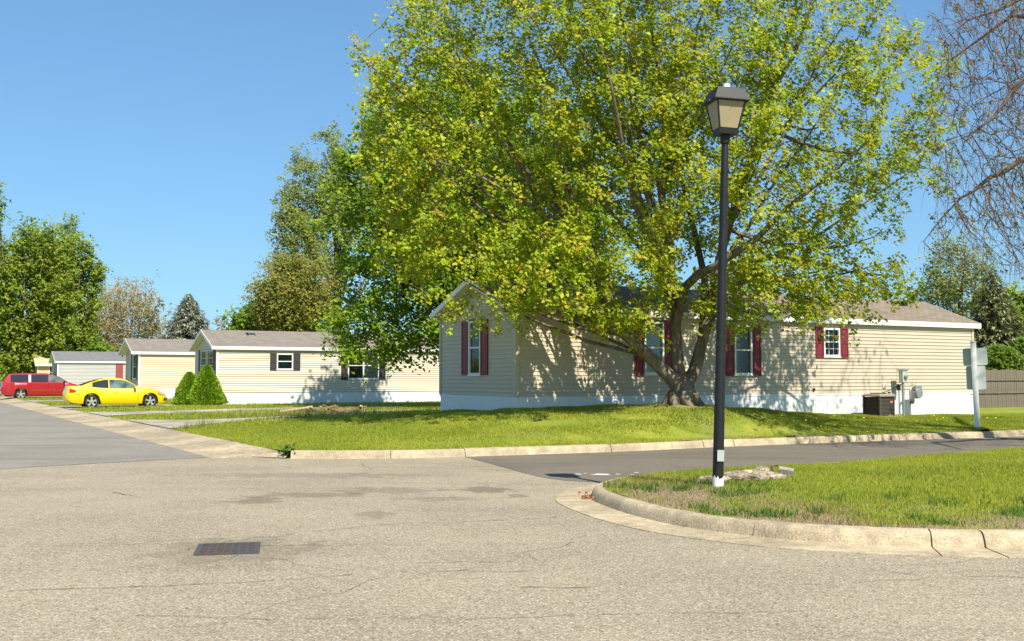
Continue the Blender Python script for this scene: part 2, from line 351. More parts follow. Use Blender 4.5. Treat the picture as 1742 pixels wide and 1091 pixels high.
LAWN_POLY = np.vstack([lawn_edge, UV(60, 40)[None], UV(80, 150)[None], UV(0, 150)[None], np.array([UV(0, v) for v in np.arange(148, 0.2, -1.5)])])

isl_edge = offset(ISL, 0.17); ISL_POLY = isl_edge
_ci = [(q[0], q[1], 0.155) for q in isl_edge[::9]]
_ci += [(2.57, 13.3, .22), (2.0, 13.4, .2), (3.3, 14.2, .24), (4.5, 14, .27), (6.5, 15, .32), (6, 12.5, .27), (4.2, 12, .23), (9, 17, .36), (10, 13.5, .33), (14, 18, .38), (20, 20, .4), (30, 22, .4), (3.2, 12.3, .2)]
zi = shepard(_ci)
def ZI(x, y): return float(zi(np.array([[x, y]]))[0])

# driveways, in street axes u (into the lots) and v (up the street)
DRIVES = [[(0, 10.4), (0, 17.4), (1.6, 15.9), (3.0, 15.2), (19, 15.2), (19, 12.9), (2.6, 12.9), (1.3, 12.0)],
          [(0, 21.2), (0, 26.6), (1.3, 25.2), (13, 25.2), (13, 22.4), (1.2, 22.4)],
          [(0, 30.6), (0, 37.0), (1.0, 35.4), (5.2, 35.4), (5.2, 32.4), (0.8, 32.2)],
          [(0, 45), (0, 50.6), (1, 49.4), (12, 49.4), (12, 46.6), (1, 46.6)],
          [(0, 57), (0, 63.5), (1, 62.2), (12, 62.2), (12, 59.0), (1, 59.0)],
          [(0, 72), (0, 78), (1, 77), (12, 77), (12, 73.6), (1, 73.6)]]
DRIVES_W = [np.array([UV(u, v) for u, v in d]) for d in DRIVES]

def sheet(name, poly, zf, step, m, parent=None, tintf=None, extra=None):
    """constrained triangulation of a polygon with grid points inside"""
    poly = np.array(poly, float); lo, hi = poly.min(0), poly.max(0)
    if extra is not None: pts = extra
    else:
        gx, gy = np.meshgrid(np.arange(lo[0], hi[0], step), np.arange(lo[1], hi[1], step)); pts = np.c_[gx.ravel(), gy.ravel()]
    pts = pts[in_poly(pts, poly)]; pts = pts[poly_dist(pts, poly) > step * 0.3]
    allp = np.vstack([poly, pts]); n = len(poly)
    vs_, _, fs_, *_r = delaunay_2d_cdt([Vector(p) for p in allp], [(i, (i+1) % n) for i in range(n)], [], 1, 1e-5)
    P = np.array([(q.x, q.y) for q in vs_]); z = zf(P)
    me = bpy.data.meshes.new(name); me.from_pydata([(a, b, c) for (a, b), c in zip(P, z)], [], [f if True else f for f in fs_]); me.materials.append(m)
    bm = bmesh.new(); bm.from_mesh(me); bmesh.ops.recalc_face_normals(bm, faces=bm.faces)
    if sum(f.normal.z for f in bm.faces) < 0: bmesh.ops.reverse_faces(bm, faces=bm.faces)
    bm.to_mesh(me); bm.free()
    if tintf is not None:
        a = me.color_attributes.new('tint', 'FLOAT_COLOR', 'POINT'); co = np.empty(len(me.vertices)*3, np.float32); me.vertices.foreach_get('co', co)
        t = tintf(co.reshape(-1, 3)[:, :2]); c4 = np.ones((len(t), 4), np.float32); c4[:, 0] = t; a.data.foreach_set('color', c4.ravel())
    me.polygons.foreach_set('use_smooth', [True]*len(me.polygons)); me.update()
    o = link(name, me, parent); tag(o, kind='structure'); return o

def vnoise(P, s, seed=0):
    """cheap smooth value noise for patchiness (numpy)"""
    r = np.random.default_rng(seed); T = r.random((64, 64)); q = P * s + 1000; i = np.floor(q).astype(int); f = q - i; f = f*f*(3-2*f)
    g = lambda a, b: T[(i[:, 0]+a) % 64, (i[:, 1]+b) % 64]
    return (g(0,0)*(1-f[:,0])+g(1,0)*f[:,0])*(1-f[:,1]) + (g(0,1)*(1-f[:,0])+g(1,1)*f[:,0])*f[:,1]

# how bare the island turf is (dry strip by the kerb and round the lamp)
near_isl = isl_edge[(isl_edge[:, 1] < 14.2) & (isl_edge[:, 0] < 14)]
def bare_isl(P):
    d = poly_dist(P, near_isl, False); n = vnoise(P, 1.6, 3)*0.6 + vnoise(P, 4.5, 4)*0.4
    b = np.clip(1.25 - d/1.55, 0, 1) * np.clip((n-0.25)*2.6, 0, 1)
    lamp = np.exp(-(((P - np.array([2.35, 13.0]))/np.array([.8, .55]))**2).sum(1)); return np.clip(b + lamp*0.6*n*1.5, 0, 1)
def bare_lawn(P):
    d = poly_dist(P, lawn_edge[:200], False); n = vnoise(P, 1.1, 5)*0.6+vnoise(P, 3.7, 6)*0.4
    b = np.clip(0.6 - d/0.7, 0, 1)*np.clip((n-.35)*2.5, 0, 1); t = np.exp(-(((P-np.array([4.5, 27.2]))/np.array([.9, .6]))**2).sum(1))
    return np.clip(b + t*1.1 + np.clip((n-.72)*3, 0, .4), 0, 1)

# ------------------------------------------------------------------ setting: ground, roads, kerbs, pavement
def flat(z): return lambda P: np.full(len(P), z)
me = MB(); me.add([(-900, -600, -.12), (900, -600, -.12), (900, 1500, -.12), (-900, 1500, -.12)], [(0, 1, 2, 3)]); tag(me.build('ground', M['far_ground']), kind='structure')
road = sheet('road', [(-70, -14), (60, -14), (60, 34), (46, 46), (10, 29), (-4, 22.5), (-20, 23), (-70, 8)], flat(0.0), 12, M['road'])
lst = [(-6.05, 21.6), (-5.86, 21.0), (-7.4, 19.7), (-8.83, 18.36), (-12, 15.5), (-16, 12.4)]
sheet('street', [tuple(p) for p in lst] + [tuple(UV(-10.5, 4)), tuple(UV(-9.8, 150)), tuple(UV(-1.0, 150)), tuple(UV(-1.0, 1.6))], flat(0.004), 8, M['street'])
sheet('side_street', [(-1.0, 21.6), (-0.95, 21.1), (-0.35, 19.3), (.18, 17.59), (.5, 16.75), (.8, 16.31), (1.33, 16.0), (3, 15.5)] + [(8, 19), (16, 24), (46, 42), (46, 48), (13.4, 28.6), (4, 24)], flat(0.004), 8, M['side'])

def crack(pts, w, parent, z=0.006):
    w *= .62; P = resample(pts, 0.09); t = np.gradient(P, axis=0); t /= np.linalg.norm(t, axis=1)[:, None]; nrm = np.c_[-t[:, 1], t[:, 0]]
    j = np.cumsum(rng.normal(0, .02, len(P))); j -= np.linspace(0, j[-1], len(P)); P = P + nrm*j[:, None]
    ww = w*(0.35 + rng.random(len(P))*0.9); ww[0] = ww[-1] = 0.002
    m = MB(); brk = vnoise(P, 2.3, 88)*.7+rng.random(len(P))*.3
    for i in range(len(P)-1):
        if brk[i] < .30: continue
        a = P[i]-nrm[i]*ww[i]; b = P[i]+nrm[i]*ww[i]; c = P[i+1]+nrm[i+1]*ww[i+1]; d = P[i+1]-nrm[i+1]*ww[i+1]
        m.add([(*a, z), (*d, z), (*c, z), (*b, z)], [(0, 1, 2, 3)])
    return m.build('crack', M['dark_dirt'], parent)
for pts, w in [([(-3.9, 7.85), (-3.52, 8.0), (-3.07, 8.08), (-2.56, 8.17), (-2.1, 8.3)], .011), ([(-2.2, 8.25), (-1.72, 8.45), (-.82, 8.75), (.2, 8.8)], .008),
               ([(-3.03, 9.75), (-3.01, 10.05), (-2.7, 10.38), (-2.29, 10.62), (-1.67, 11.19), (-.96, 11.54), (.19, 11.92), (.55, 12.2)], .010),
               ([(.95, 11.05), (.62, 10.4), (.38, 9.9), (-.1, 9.6)], .006), ([(-.1, 8.0), (.35, 8.08), (.69, 8.13)], .012), ([(-5.61, 14.82), (-5.05, 14.17)], .016),
               ([(-.91, 9.11), (-.36, 9.17), (-.06, 9.19)], .009), ([(-5.4, 18.2), (-3.2, 18.7), (-1, 18.4), (.1, 17.9)], .012), ([(-2.6, 7.2), (-1.0, 7.0), (.6, 7.15), (2.1, 7.3)], .006), ([(2.2, 8.2), (3.4, 8.5), (5.4, 8.6)], .007)]:
    crack(pts, w, road)
def crack_net(x, y, a, l, w, depth):
    pts = [(x, y)]
    for k in range(max(3, int(l/.35))):
        a += random.gauss(0, .28); x += .35*math.cos(a); y += .35*math.sin(a)*.9; pts.append((x, y))
        if depth and random.random() < .22: crack_net(x, y, a+random.choice((-1, 1))*random.uniform(.5, 1.2), l*random.uniform(.25, .5), w*.75, depth-1)
    if pts[-1][1] > 5: crack(pts, w, road)
_st = random.getstate(); random.seed(5)
for x, y, a, l, w in [(-7, 10.5, .15, 6, .007), (-1.5, 12.6, .1, 4, .006), (-4.5, 16.2, .05, 5, .007), (-3.5, 6.6, .1, 5, .0045), (.8, 7.0, .12, 4, .0045), (-9, 14, .2, 5, .007), (2.4, 9.0, .1, 3.5, .005), (-6, 8.6, -.1, 3, .006)]: crack_net(x, y, a, l, w, 2)
random.setstate(_st)
crack([(-16, 12.42), (-12, 15.52), (-8.83, 18.36), (-7.4, 19.7), (-5.9, 21.0)], .014, road, .008)

def sweep(path, prof, z_jit=0.0):
    """path (n,2), prof [(offset, z)] -> MB swept strip with closed ends"""
    t = np.gradient(path, axis=0); t /= np.linalg.norm(t, axis=1)[:, None]; nrm = np.c_[-t[:, 1], t[:, 0]]
    m = MB(); m.loft([[(p[0]+n[0]*o, p[1]+n[1]*o, z) for o, z in prof] for p, n in zip(path, nrm)], cap=True, closed=True); return m

def kerb(name, path, prof, cuts, mat_, piece, jit=0.004):
    root = empty(name); tag(root, kind='structure')
    s = np.r_[0, np.cumsum(np.linalg.norm(np.diff(path, axis=0), axis=1))]
    for a, b in zip(cuts[:-1], cuts[1:]):
        g = random.uniform(.004, .012); t = np.r_[a + g, s[(s > a + .05) & (s < b - .05)], b - g]
        if b - a < .2: continue
        sel = np.c_[np.interp(t, s, path[:, 0]), np.interp(t, s, path[:, 1])]
        q = [(o, z + (random.uniform(-jit, jit) if z > 0.02 else 0)) for o, z in prof]
        sweep(sel, q).build(piece, mat_, root, smooth=35)
    return root, s

def s_at(path, s, x, y): return float(s[np.argmin(((path-np.array([x, y]))**2).sum(1))])
prof_k = [(-.46, .007), (-.25, .012), (-.03, .014), (.0, .022), (.022, .085), (.045, .125), (.075, .148), (.12, .157), (.18, .157), (.18, -.1), (-.46, -.1)]
_s = np.r_[0, np.cumsum(np.linalg.norm(np.diff(ISL, axis=0), axis=1))]
cuts = [_s[0]] + list(np.arange(3, s_at(ISL, _s, 3.5, 16.9), 3.0)) + [s_at(ISL, _s, x, y) for x, y in [(2.3, 16.1), (1.03, 14.0), (1.24, 12.65), (1.82, 11.2), (2.40, 10.58), (3.85, 9.93), (4.35, 9.9)]]
cuts += list(np.arange(cuts[-1]+2.4, _s[-1], 2.4)) + [_s[-1]]
k_root, _ = kerb('kerb', ISL, prof_k, cuts, M['concrete'], 'kerb_stone')
prof_f = [(-.02, .008), (.0, .02), (.02, .1), (.045, .14), (.08, .156), (.18, .158), (.18, -.1), (-.02, -.1)]
_s2 = np.r_[0, np.cumsum(np.linalg.norm(np.diff(FARK, axis=0), axis=1))]
cuts = [0] + [s_at(FARK, _s2, x, y) for x, y in [(-2.3, 20.65), (-.95, 21.1), (2.14, 22.45), (4.25, 23.7), (5.09, 24.2)]]
cuts += list(np.arange(cuts[-1]+1.9, 26, 1.6)) + list(np.arange(27, _s2[-1], 3.0))
kerb('kerb', FARK, prof_f, cuts, M['concrete'], 'kerb_stone', 0.006)
# dark joint filler under the kerb gaps comes from the gaps themselves; the concrete strip along the left street:
strip = np.array([UV(0, v) for v in np.arange(120, 0.0, -0.5)]); strip += np.c_[np.cumsum(rng.normal(0, .004, len(strip))), np.zeros(len(strip))]
prof_s = [(-1.33, .008), (-.9, .02), (-.45, .05), (-.2, .085), (0, .105), (0, -.1), (-1.33, -.1)]
_s3 = np.r_[0, np.cumsum(np.linalg.norm(np.diff(strip, axis=0), axis=1))]
kerb('pavement', strip, prof_s, list(np.arange(0, _s3[-1]-2, 3.0)) + [_s3[-1]], M['pave'], 'pavement_slab', .003)
corner = np.array([(-5.93, 21.25), (-5.3, 21.15), (-4.75, 20.85), (-4.4, 20.64), (-4.33, 20.8), (-4.45, 20.96), (-5.6, 21.63)])
m = MB(); zc = [.010, .010, .012, .02, .11, .1, .02]; m.add([(*p, z) for p, z in zip(corner, zc)], [tuple(range(len(corner)))]); cs = m.build('kerb_corner', M['concrete']); tag(cs, kind='structure')

# lawn (all the lots) and the grassy island
gp = []
gx, gy = np.meshgrid(np.arange(-12, 24, .6), np.arange(20, 42, .6)); gp.append(np.c_[gx.ravel(), gy.ravel()])
gx, gy = np.meshgrid(np.arange(-110, 130, 3.0), np.arange(18, 200, 3.0)); q = np.c_[gx.ravel(), gy.ravel()]; gp.append(q[(q[:, 0] < -12) | (q[:, 0] > 24) | (q[:, 1] > 42)])
lawn = sheet('lawn', LAWN_POLY, zl, .6, M['lawn'], tintf=bare_lawn, extra=np.vstack(gp))
gp = []
gx, gy = np.meshgrid(np.arange(0, 14, .25), np.arange(9, 24, .25)); gp.append(np.c_[gx.ravel(), gy.ravel()])
gx, gy = np.meshgrid(np.arange(14, 46, 1.5), np.arange(9, 44, 1.5)); gp.append(np.c_[gx.ravel(), gy.ravel()])
island = sheet('grass_island', ISL_POLY, zi, .25, M['lawn'], tintf=bare_isl, extra=np.vstack(gp))
for d in DRIVES_W: sheet('driveway', d, lambda P: zl(P) + 0.035, 1.0, M['concrete_grey'])
sheet('slab', [UV(8, 17.2), UV(21, 17.2), UV(21, 18.4), UV(8, 18.4)], lambda P: zl(P)+.06, 1.0, M['concrete_grey'])
leftv = np.array([UV(-10.2, 6), UV(-9.6, 150), UV(-60, 150), UV(-60, -10), UV(-24, -2)])
sheet('lawn', leftv, flat(0.05), 6, M['far_ground'])

# grass blades
def blades(name, n, box, mask, zf, h, w, green, dry, dryf, lab, dens=None):
    P = np.c_[rng.uniform(box[0], box[1], n), rng.uniform(box[2], box[3], n)]
    keep = mask(P); P = P[keep]
    if dens is not None: P = P[rng.random(len(P)) < dens(P)]
    n = len(P); z = zf(P); a = rng.uniform(0, 2*PI, n); tall = 0.72 + vnoise(P, .9, 9)*.6
    hh = h*rng.uniform(.55, 1.25, n)*tall; lean = rng.uniform(.1, .9, n)*hh; la = rng.uniform(0, 2*PI, n); ww = w*rng.uniform(.7, 1.3, n)
    d = np.c_[np.cos(a), np.sin(a), np.zeros(n)]*ww[:, None]; b = np.c_[P, z-.01]
    tip = b + np.c_[np.cos(la)*lean, np.sin(la)*lean, hh]
    V = np.stack([b-d, b+d, tip], 1).reshape(-1, 3); F = np.arange(3*n).reshape(-1, 3)
    g = np.array(green); t = np.clip(vnoise(P, .7, 21)*.7+rng.random(n)*.45, 0, 1)[:, None]
    c = g[0]*(1-t)+g[1]*t; isdry = rng.random(n) < dryf(P); c = np.where(isdry[:, None], np.array(dry)*rng.uniform(.6, 1.2, (n, 1)), c)*rng.uniform(.8, 1.15, (n, 1))
    cols = np.repeat(c, 3, 0)
    o = link(name, tri_mesh(name, V, F, M['blade'], cols)); tag(o, lab, 'grass', kind='stuff'); return o
gcol = [(.21, .29, .022), (.43, .45, .045)]
def on_drive(P, pad=0.0):
    r = np.zeros(len(P), bool)
    for d in DRIVES_W: r |= in_poly(P, d)
    u = (P-C0)@Ld; v = (P-C0)@Gd; r |= (u > 8) & (u < 21) & (v > 17.2) & (v < 18.4)
    return r
def in_house(P, u0=7.3, v0=3.6, u1=26, v1=8.3):
    u = (P-C0)@Ld; v = (P-C0)@Gd; return (u > u0) & (u < u1) & (v > v0) & (v < v1)
mi = lambda P: in_poly(P, ISL_POLY)
blades('grass', 600000, (1, 15, 9.8, 24), lambda P: mi(P) & (P[:, 0] < 3 + P[:, 1]*.55), zi, .048, .0060, gcol, (.36, .28, .14), lambda P: .06 + .75*bare_isl(P), 'short green grass on the island round the black lamp post', lambda P: 1 - .72*bare_isl(P))
blades('weed_clumps', 60000, (1, 12, 9.8, 15), mi, zi, .085, .009, [(.07, .16, .02), (.13, .24, .03)], (.3, .25, .1), lambda P: P[:, 0]*0+.02, 'darker green broad bladed clumps along the island kerb', lambda P: np.clip((vnoise(P, 1.9, 61)*.6+vnoise(P, 5.3, 62)*.4-.58)*7, 0, 1)*np.clip(1.5-poly_dist(P, near_isl, False)/1.6, 0.1, 1))
near = lambda P: in_poly(P, LAWN_POLY) & ~on_drive(P) & ~in_house(P) & (np.abs(P[:, 0]) < 3+P[:, 1]*.55)
blades('grass', 780000, (-12, 20, 20.5, 37), near, zl, .052, .0095, gcol, (.36, .3, .15), lambda P: .05+.5*bare_lawn(P), 'bright green lawn grass in front of the tan home', lambda P: 1-.6*bare_lawn(P))
far = lambda P: in_poly(P, LAWN_POLY) & ~on_drive(P) & ~in_house(P) & ~in_house(P, 7.4, 34.2, 26, 38.8) & (P[:, 0] < 3) & (P[:, 0] > -.52*P[:, 1]) & ((P-C0)@Ld < 24)
blades('grass', 330000, (-40, 3, 30, 75), far, zl, .10, .02, gcol, (.36, .3, .15), lambda P: P[:, 0]*0+.08, 'lawn grass between the driveways up the street', lambda P: np.clip(1.6-P[:, 1]/55, .25, 1))
tallm = lambda P: in_poly(P, LAWN_POLY) & ~on_drive(P) & (poly_dist(P, DRIVES_W[0]) < .75)
blades('tall_grass', 26000, (-10, 4, 26, 42), tallm, zl, .28, .010, [(.14, .2, .03), (.26, .28, .06)], (.45, .32, .2), lambda P: np.where(P[:, 0] < -6, .45, .15), 'uncut taller grass along the driveway edge', lambda P: np.clip((vnoise(P, .8, 31)-.35)*2.5, 0, 1))
# dandelions and seed heads: far too many to count
n = 170; P = np.c_[rng.uniform(7, 16, n), rng.uniform(24, 36, n)]; u = (P-C0)@Ld; v = (P-C0)@Gd
P = P[in_poly(P, LAWN_POLY) & (v < 3.5) & (vnoise(P, .5, 41) > .42)]; mb = MB()
for p in P:
    z = ZL(*p)+.07; r = random.uniform(.02, .035)
    mb.add([(p[0]+r*math.cos(a), p[1]+r*math.sin(a), z+random.uniform(-.01, .01)) for a in np.arange(6)*PI/3]+[(p[0], p[1], z+.02)], [(i, (i+1) % 6, 6) for i in range(6)])
tag(mb.build('dandelions', mat('dandelion_yellow', (.75, .55, .02), .8)), 'yellow dandelions scattered over the lawn before the tan home', 'dandelions', kind='stuff')
mb = MB()
for (x, y, r) in [(1.07, 17.3, .05), (1.2, 17.45, .03), (1.45, 17.25, .11), (1.72, 17.3, .04), (1.95, 17.25, .035), (2.05, 17.6, .04), (2.15, 17.2, .02), (2.5, 17.15, .07), (2.55, 17.65, .04), (2.0, 16.75, .03)]:
    k = 9; mb.add([(x+r*random.uniform(.6, 1.5)*math.cos(2*PI*i/k)*1.3, y+r*random.uniform(.6, 1.3)*math.sin(2*PI*i/k), .009) for i in range(k)], [tuple(range(k))])
tag(mb.build('paint_splatter', M['paint']), 'white paint splashes on the dark side street behind the lamp shadow', 'paint splatter', kind='stuff')

# ------------------------------------------------------------------ houses
def minus(iv, holes):
    out = [iv]
    for h0, h1 in holes:
        nx = []
        for a, b in out:
            if h1 <= a or h0 >= b: nx.append((a, b)); continue
            if h0 > a: nx.append((a, h0))
            if h1 < b: nx.append((h1, b))
        out = nx
    return [(a, b) for a, b in out if b-a > .015]

def siding(root, plane, x0, x1, z0, z1, holes, course, m, individual, top=None, name='siding_board'):
    """lap boards on a wall; plane 'long' (y=0, outside -y) or 'gable' (x=0, outside -x); top(t)->z limit for gables"""
    joined = MB(); z = z0; k = 0; lip = .022 if individual else .034
    while z < z1 - .02:
        ze = min(z + course, z1)
        a0, a1 = x0, x1
        if top:
            a0, a1 = top(z + course * .5)
            if a1 - a0 < .15: break
        hs = [(h[0], h[1]) for h in holes if min(ze, h[3]) - max(z, h[2]) > course * .4]
        for a, b in minus((a0, a1), hs):
            prof = [(-lip, z), (-lip, z+.012), (-lip*.55, z+course*.45), (-.004, ze+.004), (.012, ze+.004), (.012, z)]
            mb = MB() if individual else joined
            if plane == 'long': mb.prism(prof, 'x', a, b)
            else: mb.add([(y, t, zz) for t in (a, b) for y, zz in prof], [tuple(range(5, -1, -1)), tuple(range(6, 12))] + [(j, (j+1) % 6, 6+(j+1) % 6, 6+j) for j in range(6)])
            if individual: mb.build(name, m, root)
        z += course; k += 1
    if not individual: joined.build('siding', m, root)

def window(root, plane, t0, t1, z0, z1, fills=('curtain_reflection', 'dark_fill'), grid=0, sash=True, frame=.055, mul=False):
    w = t1-t0; h = z1-z0; c = (t0+t1)/2
    loc, rz = ((c, 0, z0), 0) if plane == 'long' else ((0, c, z0), -PI/2)
    f = MB(); fr = frame
    f.box(-w/2, -w/2+fr, -.045, .05, 0, h); f.box(w/2-fr, w/2, -.045, .05, 0, h); f.box(-w/2+fr, w/2-fr, -.045, .05, 0, fr); f.box(-w/2+fr, w/2-fr, -.045, .05, h-fr, h)
    if sash: f.box(-w/2+fr, w/2-fr, -.035, .045, h*.49, h*.49+fr*.8)
    if mul: f.box(-fr*.7, fr*.7, -.04, .05, fr, h-fr)
    o = f.build('window', M['white'], root, loc, rz)
    s = MB(); s.box(-w/2-.02, w/2+.02, -.06, .0, -.035, -.001); s.build('sill', M['white'], o)
    halves = [(fr, h*.49), (h*.49+fr*.8, h-fr)] if sash else [(fr, h-fr)]
    for i, (a, b) in enumerate(halves):
        p = MB(); p.box(-w/2+fr, w/2-fr, .008, .014, a, b); p.build('pane', M['glass'], o)
        if grid and (grid == 3 or i == grid-1 or grid > 1):
            g = MB(); nx = 3 if w > .55 else 2
            for j in range(1, nx): xx = -w/2+fr+(w-2*fr)*j/nx; g.box(xx-.009, xx+.009, .001, .0075, a, b)
            g.box(-w/2+fr, w/2-fr, -.001, .0065, (a+b)/2-.009, (a+b)/2+.009); g.build('muntin', M['white'], o)
        kind = fills[1-i] if len(halves) == 2 else fills[0]
        q = MB()
        if kind == 'curtain_reflection':
            n = 22; q.loft([[(-w/2+fr+(w-2*fr)*j/n, .07+.018*math.sin(j*1.9), zz) for j in range(n+1)] for zz in (a, b)], cap=False, closed=False); q.build('curtain_reflection', M['curtain_reflection'], o)
        elif kind == 'blind':
            zz = a
            while zz < b: q.add([(-w/2+fr, .055, zz), (w/2-fr, .055, zz), (w/2-fr, .075, zz+.03), (-w/2+fr, .075, zz+.03)], [(0, 1, 2, 3)]); zz += .034
            q.build('blind', M['white'], o)
        else: q.box(-w/2+fr, w/2-fr, .055, .06, a, b); q.build('dark_panel', M['dark_fill'], o)  # plain dark panel close behind the glass
    return o

def shutter(root, plane, t0, t1, z0, z1, m, name='shutter'):
    w = t1-t0; h = z1-z0; c = (t0+t1)/2; loc, rz = ((c, 0, z0), 0) if plane == 'long' else ((0, c, z0), -PI/2)
    f = MB(); s = .05 if w > .25 else .035
    f.box(-w/2, w/2, -.038, -.022, 0, h)
    f.box(-w/2, -w/2+s, -.056, -.039, 0, h); f.box(w/2-s, w/2, -.056, -.039, 0, h)
    for a in (0, h*.5-s*.7, h-s*1.3): f.box(-w/2+s, w/2-s, -.055, -.039, a, a+s*1.3)
    for a, b in ((s*1.3+.02, h*.5-s*.7-.02), (h*.5+s*.6+.02, h-s*1.3-.02)): f.box(-w/2+s+.02, w/2-s-.02, -.05, -.039, a, b)
    return f.build(name, m, root, loc, rz)

def house(label, pos, length, width, zs, ze, rise, mats, course, wins, gwins, over=(.28, .12), indiv=False, group=None, rake=.17, zbase=-.1, trim=True):
    wall_m, roof_m, skirt_m = mats
    root = empty('mobile_home', (pos[0], pos[1], 0), PI/6); tag(root, label, 'mobile home', group)
    # walls: sheathing with real openings
    wl_ = MB(); T = .1
    zz = sorted({zs, ze} | {w[2] for w in wins} | {w[3] for w in wins})
    for a, b in zip(zz[:-1], zz[1:]):
        for p, q in minus((0, length), [(w[0], w[1]) for w in wins if w[2] <= a+1e-6 and w[3] >= b-1e-6]): wl_.box(p, q, .012, T, a, b)
    zz = sorted({zs, ze} | {w[2] for w in gwins} | {w[3] for w in gwins})
    for a, b in zip(zz[:-1], zz[1:]):
        for p, q in minus((T, width-T), [(w[0], w[1]) for w in gwins if w[2] <= a+1e-6 and w[3] >= b-1e-6]): wl_.box(.012, T, p, q, a, b)
    wl_.box(0, length, width-T, width-.012, zs, ze); wl_.box(length-T, length-.012, T, width-T, zs, ze)
    tri = [(.0, ze), (width, ze), (width/2, ze+rise)]
    wl_.prism(tri, 'x', .012, T); wl_.prism(tri, 'x', length-T, length-.012); wl_.box(T, length-T, T, width-T, zs-.05, zs)
    wl_.build('wall', M['core'], root)
    bk = MB(); bk.box(-.02, length+.02, width-.012, width+.02, zs, ze); bk.box(length-.012, length+.015, 0, width, zs, ze); bk.prism(tri, 'x', length-.012, length+.015); bk.build('rear_siding', wall_m, root)
    siding(root, 'long', .0, length, zs, ze, wins, course, wall_m, indiv)
    siding(root, 'gable', .0, width, zs, ze, gwins, course, wall_m, indiv)
    siding(root, 'gable', .0, width, ze, ze+rise, [], course, wall_m, indiv, top=lambda z: (width/2*(z-ze)/rise, width-width/2*(z-ze)/rise))
    # corner posts
    for (x, y) in ((-.03, -.03), (-.03, width-.06), (length-.06, -.03)):
        c = MB(); c.box(x-.012, x+.09, y-.012, y+.09, zs-.002, ze); c.build('corner_trim', M['white'] if trim else wall_m, root)
    # skirting
    if indiv:
        pm = MB(); pw = .406; pm.box(.003, pw-.003, -.012, .01, 0, zs-.06-zbase)
        for j in range(1, 4): pm.box(pw*j/4-.006, pw*j/4+.006, -.016, -.0125, 0, zs-.06-zbase)
        mesh = pm.mesh('skirting_panel', skirt_m)
        for k in range(int(length/pw)): link('skirting_panel', mesh, root, (k*pw, 0, zbase), 0)
        for k in range(int(width/pw)): link('skirting_panel', mesh, root, (0, width-.01-k*pw, zbase), -PI/2)
        r = MB(); r.box(-.024, length, -.024, .01, zs-.06, zs-.003); r.box(-.024, .01, .01, width, zs-.06, zs-.003); r.build('skirting_rail', skirt_m, root)
        bx = MB(); bx.box(.012, length, .012, width, zbase, zs-.061); bx.build('skirting_back', skirt_m, root)
    else:
        s = MB(); s.box(.0, length, .0, width, zbase, zs-.004)
        for k in range(int(length/.4)): s.box(k*.4, k*.4+.012, -.008, -.001, zbase, zs-.01)
        s.build('skirting', skirt_m, root)
    # roof
    ox, oy = over; h2 = width/2; sl = rise/h2; up = .03; r = MB()
    for sgn in (0, 1):
        def Y(t): return t if sgn == 0 else width - t
        a, b = -oy, h2; za, zb = ze + up + sl*a, ze + up + sl*b
        ring = [(Y(a), za), (Y(b), zb), (Y(b), zb+.05), (Y(a), za+.05)]
        r.prism(ring, 'x', -ox, length+ox)
    ro = r.build('roof', roof_m, root)
    f = MB(); f.box(-ox, length+ox, -oy-.022, -oy-.002, ze+up-sl*oy-.13, ze+up-sl*oy+.035); f.build('fascia', M['white'], root)
    f = MB(); f.box(-ox, length+ox, width+oy+.002, width+oy+.022, ze+up-sl*oy-.13, ze+up-sl*oy+.035); f.build('fascia', M['white'], root)
    f = MB(); f.box(-ox, length+ox, -oy-.001, -.001, ze+up-sl*oy-.125, ze+up-sl*oy-.105); f.build('soffit', M['white'], root)
    for xx in (-ox-.024, length+ox+.004):
        for sgn in (0, 1):
            def Y(t): return t if sgn == 0 else width - t
            g = MB(); a, b = -oy-.02, h2; za, zb = ze+up+sl*a, ze+up+sl*b
            g.prism([(Y(a), za-rake+.06), (Y(b), zb-rake+.06), (Y(b), zb+.055), (Y(a), za+.055)], 'x', xx, xx+.02); g.build('rake_board', M['white'], root)
    g = MB()
    for sgn in (0, 1):
        def Y(t): return t if sgn == 0 else width - t
        a, b = -oy, h2; za, zb = ze+up+sl*a-.02, ze+up+sl*b-.02
        g.prism([(Y(a), za-.03), (Y(b), zb-.03), (Y(b), zb), (Y(a), za)], 'x', -ox+.001, -.003)
    g.build('soffit', M['white'], root)
    def roof_pt(x, y): return (x, y, ze+up+.05+sl*min(y, width-y))
    return root, ro, roof_pt

def roof_vent(ro, p, m, s=.16):
    v = MB(); v.box(p[0]-s, p[0]+s, p[1]-s, p[1]+s, p[2]-.08, p[2]+.08); v.box(p[0]-s*1.5, p[0]+s*1.5, p[1]-s*1.5, p[1]+s*1.5, p[2]+.081, p[2]+.12); return v.build('roof_vent', m, ro)
def pipe(ro, p, m=None, h=.3, r=.05):
    v = MB(); v.lathe([(r, -.1), (r, h), (r*1.7, h), (r*1.7, h+.1), (0.001, h+.14)], 8, p); return v.build('vent_pipe', m or M['white'], ro)

